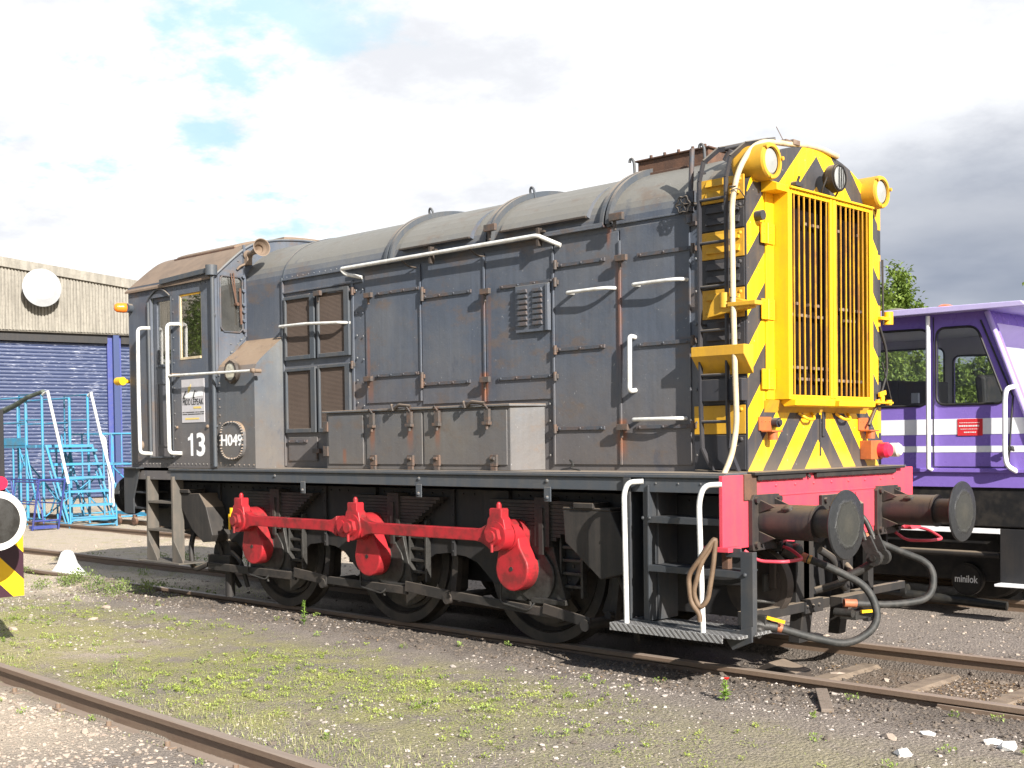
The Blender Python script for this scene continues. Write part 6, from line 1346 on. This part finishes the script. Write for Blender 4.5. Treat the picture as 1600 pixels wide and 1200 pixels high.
b=MB(); b.add([fs(.42,PYN+.12),fs(.92,PYN+.12),fs(.92,4.68),fs(.42,4.68)],[(0,1,2,3)]); b.add([fs(.42,4.78),fs(.92,4.78),fs(.92,PYF-.12),fs(.42,PYF-.12)],[(0,1,2,3)]); b.build('windscreen',MT['pglass'],pl)
b=MB(); b.prism([(-1.1,2.785),(2.20,2.785),(2.20,2.80),(2.16,2.835),(-1.1,2.865)],'y',PYN-.16,PYF+.16); b.build('cab_roof',MT['lilac'] if 'lilac' in MT else worn('pale_lilac_roof',(.50,.44,.70),(.38,.32,.58),.3,.3),pl,.006)
b=MB(); b.dome((1.31,3.55,2.855),(0,0,1),.085,.04,16); b.build('roof_beacon',lens('orange_red_lens',(.7,.10,.03)),pl)
b=MB(); b.dome((.80,3.55,2.86),(0,0,1),.12,.035,16); b.build('roof_vent',MT['dark'],pl)
# stripes and trims, following the slanted front edge
def edge(z): return 2.35-(z-1.275)*(.565/1.515)
for i,(z0,z1) in enumerate(((1.625,1.775),(1.455,1.515))):
    b=MB(); b.prism([(-2.3,z0),(edge(z0)-.004,z0),(edge(z1)-.004,z1),(-2.3,z1)],'y',PYN-.003,PYN-.0005); b.build('white_stripe',MT['pwhite'],pl)
b=MB(); b.box((-2.4,PYN,1.275),(-1.0,PYF,1.95)); b.build('engine_cover',MT['purple'],pl,.02)
b=MB(); b.box((-2.4,PYN+.01,1.12),(2.5,PYF-.01,1.274)); b.box((-2.4,PYN-.015,1.262),(2.35,PYN+.01,1.30)); b.build('side_sill',MT['purple'],pl,.004)
b=MB(); b.box((2.36,PYN+.25,1.28),(4.6,PYF-.25,1.95)); b.build('bonnet',MT['purple'],pl,.03)
b=MB(); b.tube([(1.728,PYN-.006,2.70),(2.03,PYN-.006,1.97),(1.985,PYN-.006,1.30)],.009,6); b.tube([(1.262,PYN-.004,1.31),(1.262,PYN-.004,2.76)],.005,6); b.tube([(1.262,PYN-.004,1.315),(1.99,PYN-.004,1.315)],.004,6); b.build('door_seal',MT['seal'],pl)
b=MB(); b.tube([fs(.02,PYN-.01),fs(.99,PYN-.01)],.028,8); b.build('front_pillar',worn('lilac_pillar',(.45,.36,.72),(.3,.25,.5),.3,.3),pl)
b=MB(); b.tube([(1.24,PYN,1.285),(1.24,PYN-.075,1.30),(1.24,PYN-.075,2.77)],.021,10); b.tube([(2.07,PYN,2.06),(2.00,PYN-.08,2.05),(1.985,PYN-.08,1.95),(1.985,PYN-.08,1.45),(2.0,PYN-.08,1.33),(2.06,PYN,1.275)],.023,10,.05); b.build('handrail',MT['pwhite'],pl)
b=MB(); b.box((1.50,PYN-.007,1.612),(1.745,PYN-.0035,1.772)); pt_=b.build('warning_plate',worn('plate_red',(.70,.04,.05),(.5,.04,.05),.3,.4),pl,.001)
b=MB()
for z,h,x0,x1 in ((1.735,.006,1.52,1.72),(1.705,.014,1.515,1.715),(1.675,.005,1.53,1.70),(1.645,.010,1.565,1.68)):
    x=x0
    while x<x1:
        w_=random.uniform(.006,.02); b.box((x,PYN-.0085,z-h/2),(min(x+w_,x1),PYN-.0072,z+h/2)); x+=w_+.005
b.build('plate_lettering',MT['letter'],pt_)
b=MB(); b.cyl((2.02,PYN,1.49),(2.02,PYN-.06,1.49),.022,12); b.tube([(1.99,PYN-.05,1.50),(2.06,PYN-.055,1.47)],.01,8); b.build('door_handle',MT['steel'],pl)
b=MB(); b.box((-.3,PYN+.05,1.278),(2.1,PYF-.05,1.30)); b.box((-.6,4.5,1.3),(.0,4.95,2.24)); b.box((.004,4.5,1.3),(.34,4.95,2.22)); b.box((.344,4.5,1.3),(.70,4.95,2.2))
b.build('cab_console',worn('console_grey',(.06,.055,.055),(.09,.08,.08),.4,.6),pl,.01)
b=MB(); b.box((1.30,4.4,1.6),(1.70,4.85,1.72)); b.prism([(1.28,1.7),(1.36,1.7),(1.33,2.22),(1.27,2.25),(1.22,2.2)],'y',4.4,4.85); b.build('driver_seat',MT['seal'],pl,.03)
b=MB(); b.box((.98,3.5,1.94),(1.05,3.54,2.04)); b.build('paper_cup',MT['pwhite'],pl)
b=MB(); b.box((-2.4,PYN+.03,.75),(2.5,PYF-.03,1.12)); b.box((-2.2,PYN+.35,.30),(2.4,PYF-.35,.75)); b.box((-.5,PYN+.12,.22),(1.97,PYN+.34,.73)); b.build('underframe',MT['seal'],pl,.01)
b=MB(); b.box((.55,PYN-.20,.715),(1.99,PYN+.03,.735)); b.build('side_step',MT['black'],pl)
b=MB(); b.box((.55,PYN-.212,.705),(1.99,PYN-.2,.752)); b.build('step_edge',MT['pwhite'],pl,.002)
b=MB(); b.box((1.991,PYN-.21,.26),(2.30,PYN-.19,.752)); b.box((1.991,PYN-.19,.26),(2.01,PYN+.1,.73)); b.build('step_plate',MT['frame'],pl,.004)
b=MB(); b.box((1.995,PYN-.35,.235),(2.6,PYN-.1,.258)); b.build('lower_step',MT['pwhite'],pl,.003)
b=MB(); b.cyl((1.56,PYN+.118,.235),(1.56,PYN+.06,.235),.155,36); b.cyl((1.56,PYN+.06,.235),(1.56,PYN+.05,.235),.135,36); hb=b.build('wheel_hub',MT['seal'],pl,.004)
text('minilok',1.447,1.672,.205,.275,PYN+.047,MT['letter'],'hub_lettering',hb,.012)
for x in (-1.2,1.56):
    for y in (4.0,5.5):
        b=MB(); b.lathe([(0,0),(.36,0),(.38,-.02),(.38,-.11),(.41,-.13),(.41,-.15),(0,-.15)],(x,y-.07 if y<5 else y+.07,.38),(0,-1 if y<5 else 1,0),32); b.build('wheel',MT['black'],pl)
b=MB(); b.cyl((.95,PYN-.02,.06),(1.95,PYN+.05,.01),.045,12); b.cyl((.95,PYN-.03,.10),(1.0,PYN-.03,.10),.06,12); b.cyl((.60,PYN+.1,.05),(.95,PYN,.06),.03,8); b.build('brake_cylinder',MT['grease'],pl)
b=MB(); b.tube([(.7,PYN-.1,.47),(1.0,PYN-.12,.50),(1.96,PYN-.12,.50)],.03,8); b.box((.35,PYN-.1,.32),(.62,PYN-.08,.46)); b.build('cable_duct',MT['black'],pl)
# ================================================================ wagon end at the left edge
wg=empty('flat_wagon',(-6,-4.98,0),'wagon at the left edge with a white-rimmed black buffer and striped end plate','wagon')
b=MB(); b.box((-3.25,-6.26,.86),(-3.20,-3.79,1.12)); b.box((-9.8,-6.0,.95),(-3.25,-3.98,1.12)); b.build('deck',MT['frame'],wg,.01)
_q=U(35,903,'x',-3.17); WOFF=float(_q[1]+_q[2])-.22
def wasp():
    m,t,b,oc=newmat('wasp_stripes'); sp=t.nodes.new('ShaderNodeSeparateXYZ'); t.links.new(oc,sp.inputs[0]); k=mth(t,'LESS_THAN',mth(t,'FRACT',mth(t,'DIVIDE',mth(t,'SUBTRACT',mth(t,'ADD',sp.outputs[1],sp.outputs[2]),WOFF),.44)),.5)
    c=mixc(t,k,(.04,.015,.025),(.80,.48,.01)); t.links.new(c,b.inputs['Base Color']); b.inputs['Roughness'].default_value=.4; return m
yb=U(35,900,'x',-3.2)[1]; zb=U(35,930,'x',-3.2)[2]
b=MB(); b.box((-3.20,yb-.55,zb),(-3.17,yb,1.10)); b.build('end_plate',wasp(),wg,.004)
yp=U(5,700,'x',-3.2)[1]; zt=U(5,640,'x',-3.2)[2]
b=MB(); b.box((-3.25,yp-.10,1.05),(-3.18,yp,zt)); b.build('stanchion',MT['frame'],wg,.004)
q=U(-2,755,'x',-3.1); b=MB(); b.cyl((-3.18,q[1],q[2]),(-3.06,q[1],q[2]),.055,18); b.build('marker_lamp',MT['redlens'],wg)
q=U(-4,814,'x',-2.62); yb2,zb2=q[1],q[2]
b=MB(); b.cyl((-3.17,yb2,zb2),(-2.72,yb2,zb2),.11,24); b.cyl((-2.72,yb2,zb2),(-2.65,yb2,zb2),.08,20); wb_=b.build('buffer',MT['black'],wg)
b=MB(); b.lathe([(0,-.012),(.17,-.012),(.225,0),(.226,.014),(.175,.020)],(-2.64,yb2,zb2),(1,0,0),48); b.build('buffer_rim',MT['white'],wb_)
b=MB(); b.lathe([(.175,.0195),(.12,.028),(0,.032)],(-2.64,yb2,zb2),(1,0,0),40); b.build('buffer_face',MT['steel'],wb_)
for x in (-4.6,-8.4):
    for y in (-5.73,-4.22):
        b=MB(); b.cyl((x,y-.06,.45),(x,y+.06,.45),.45,36); b.build('wheel',MT['black'],wg)
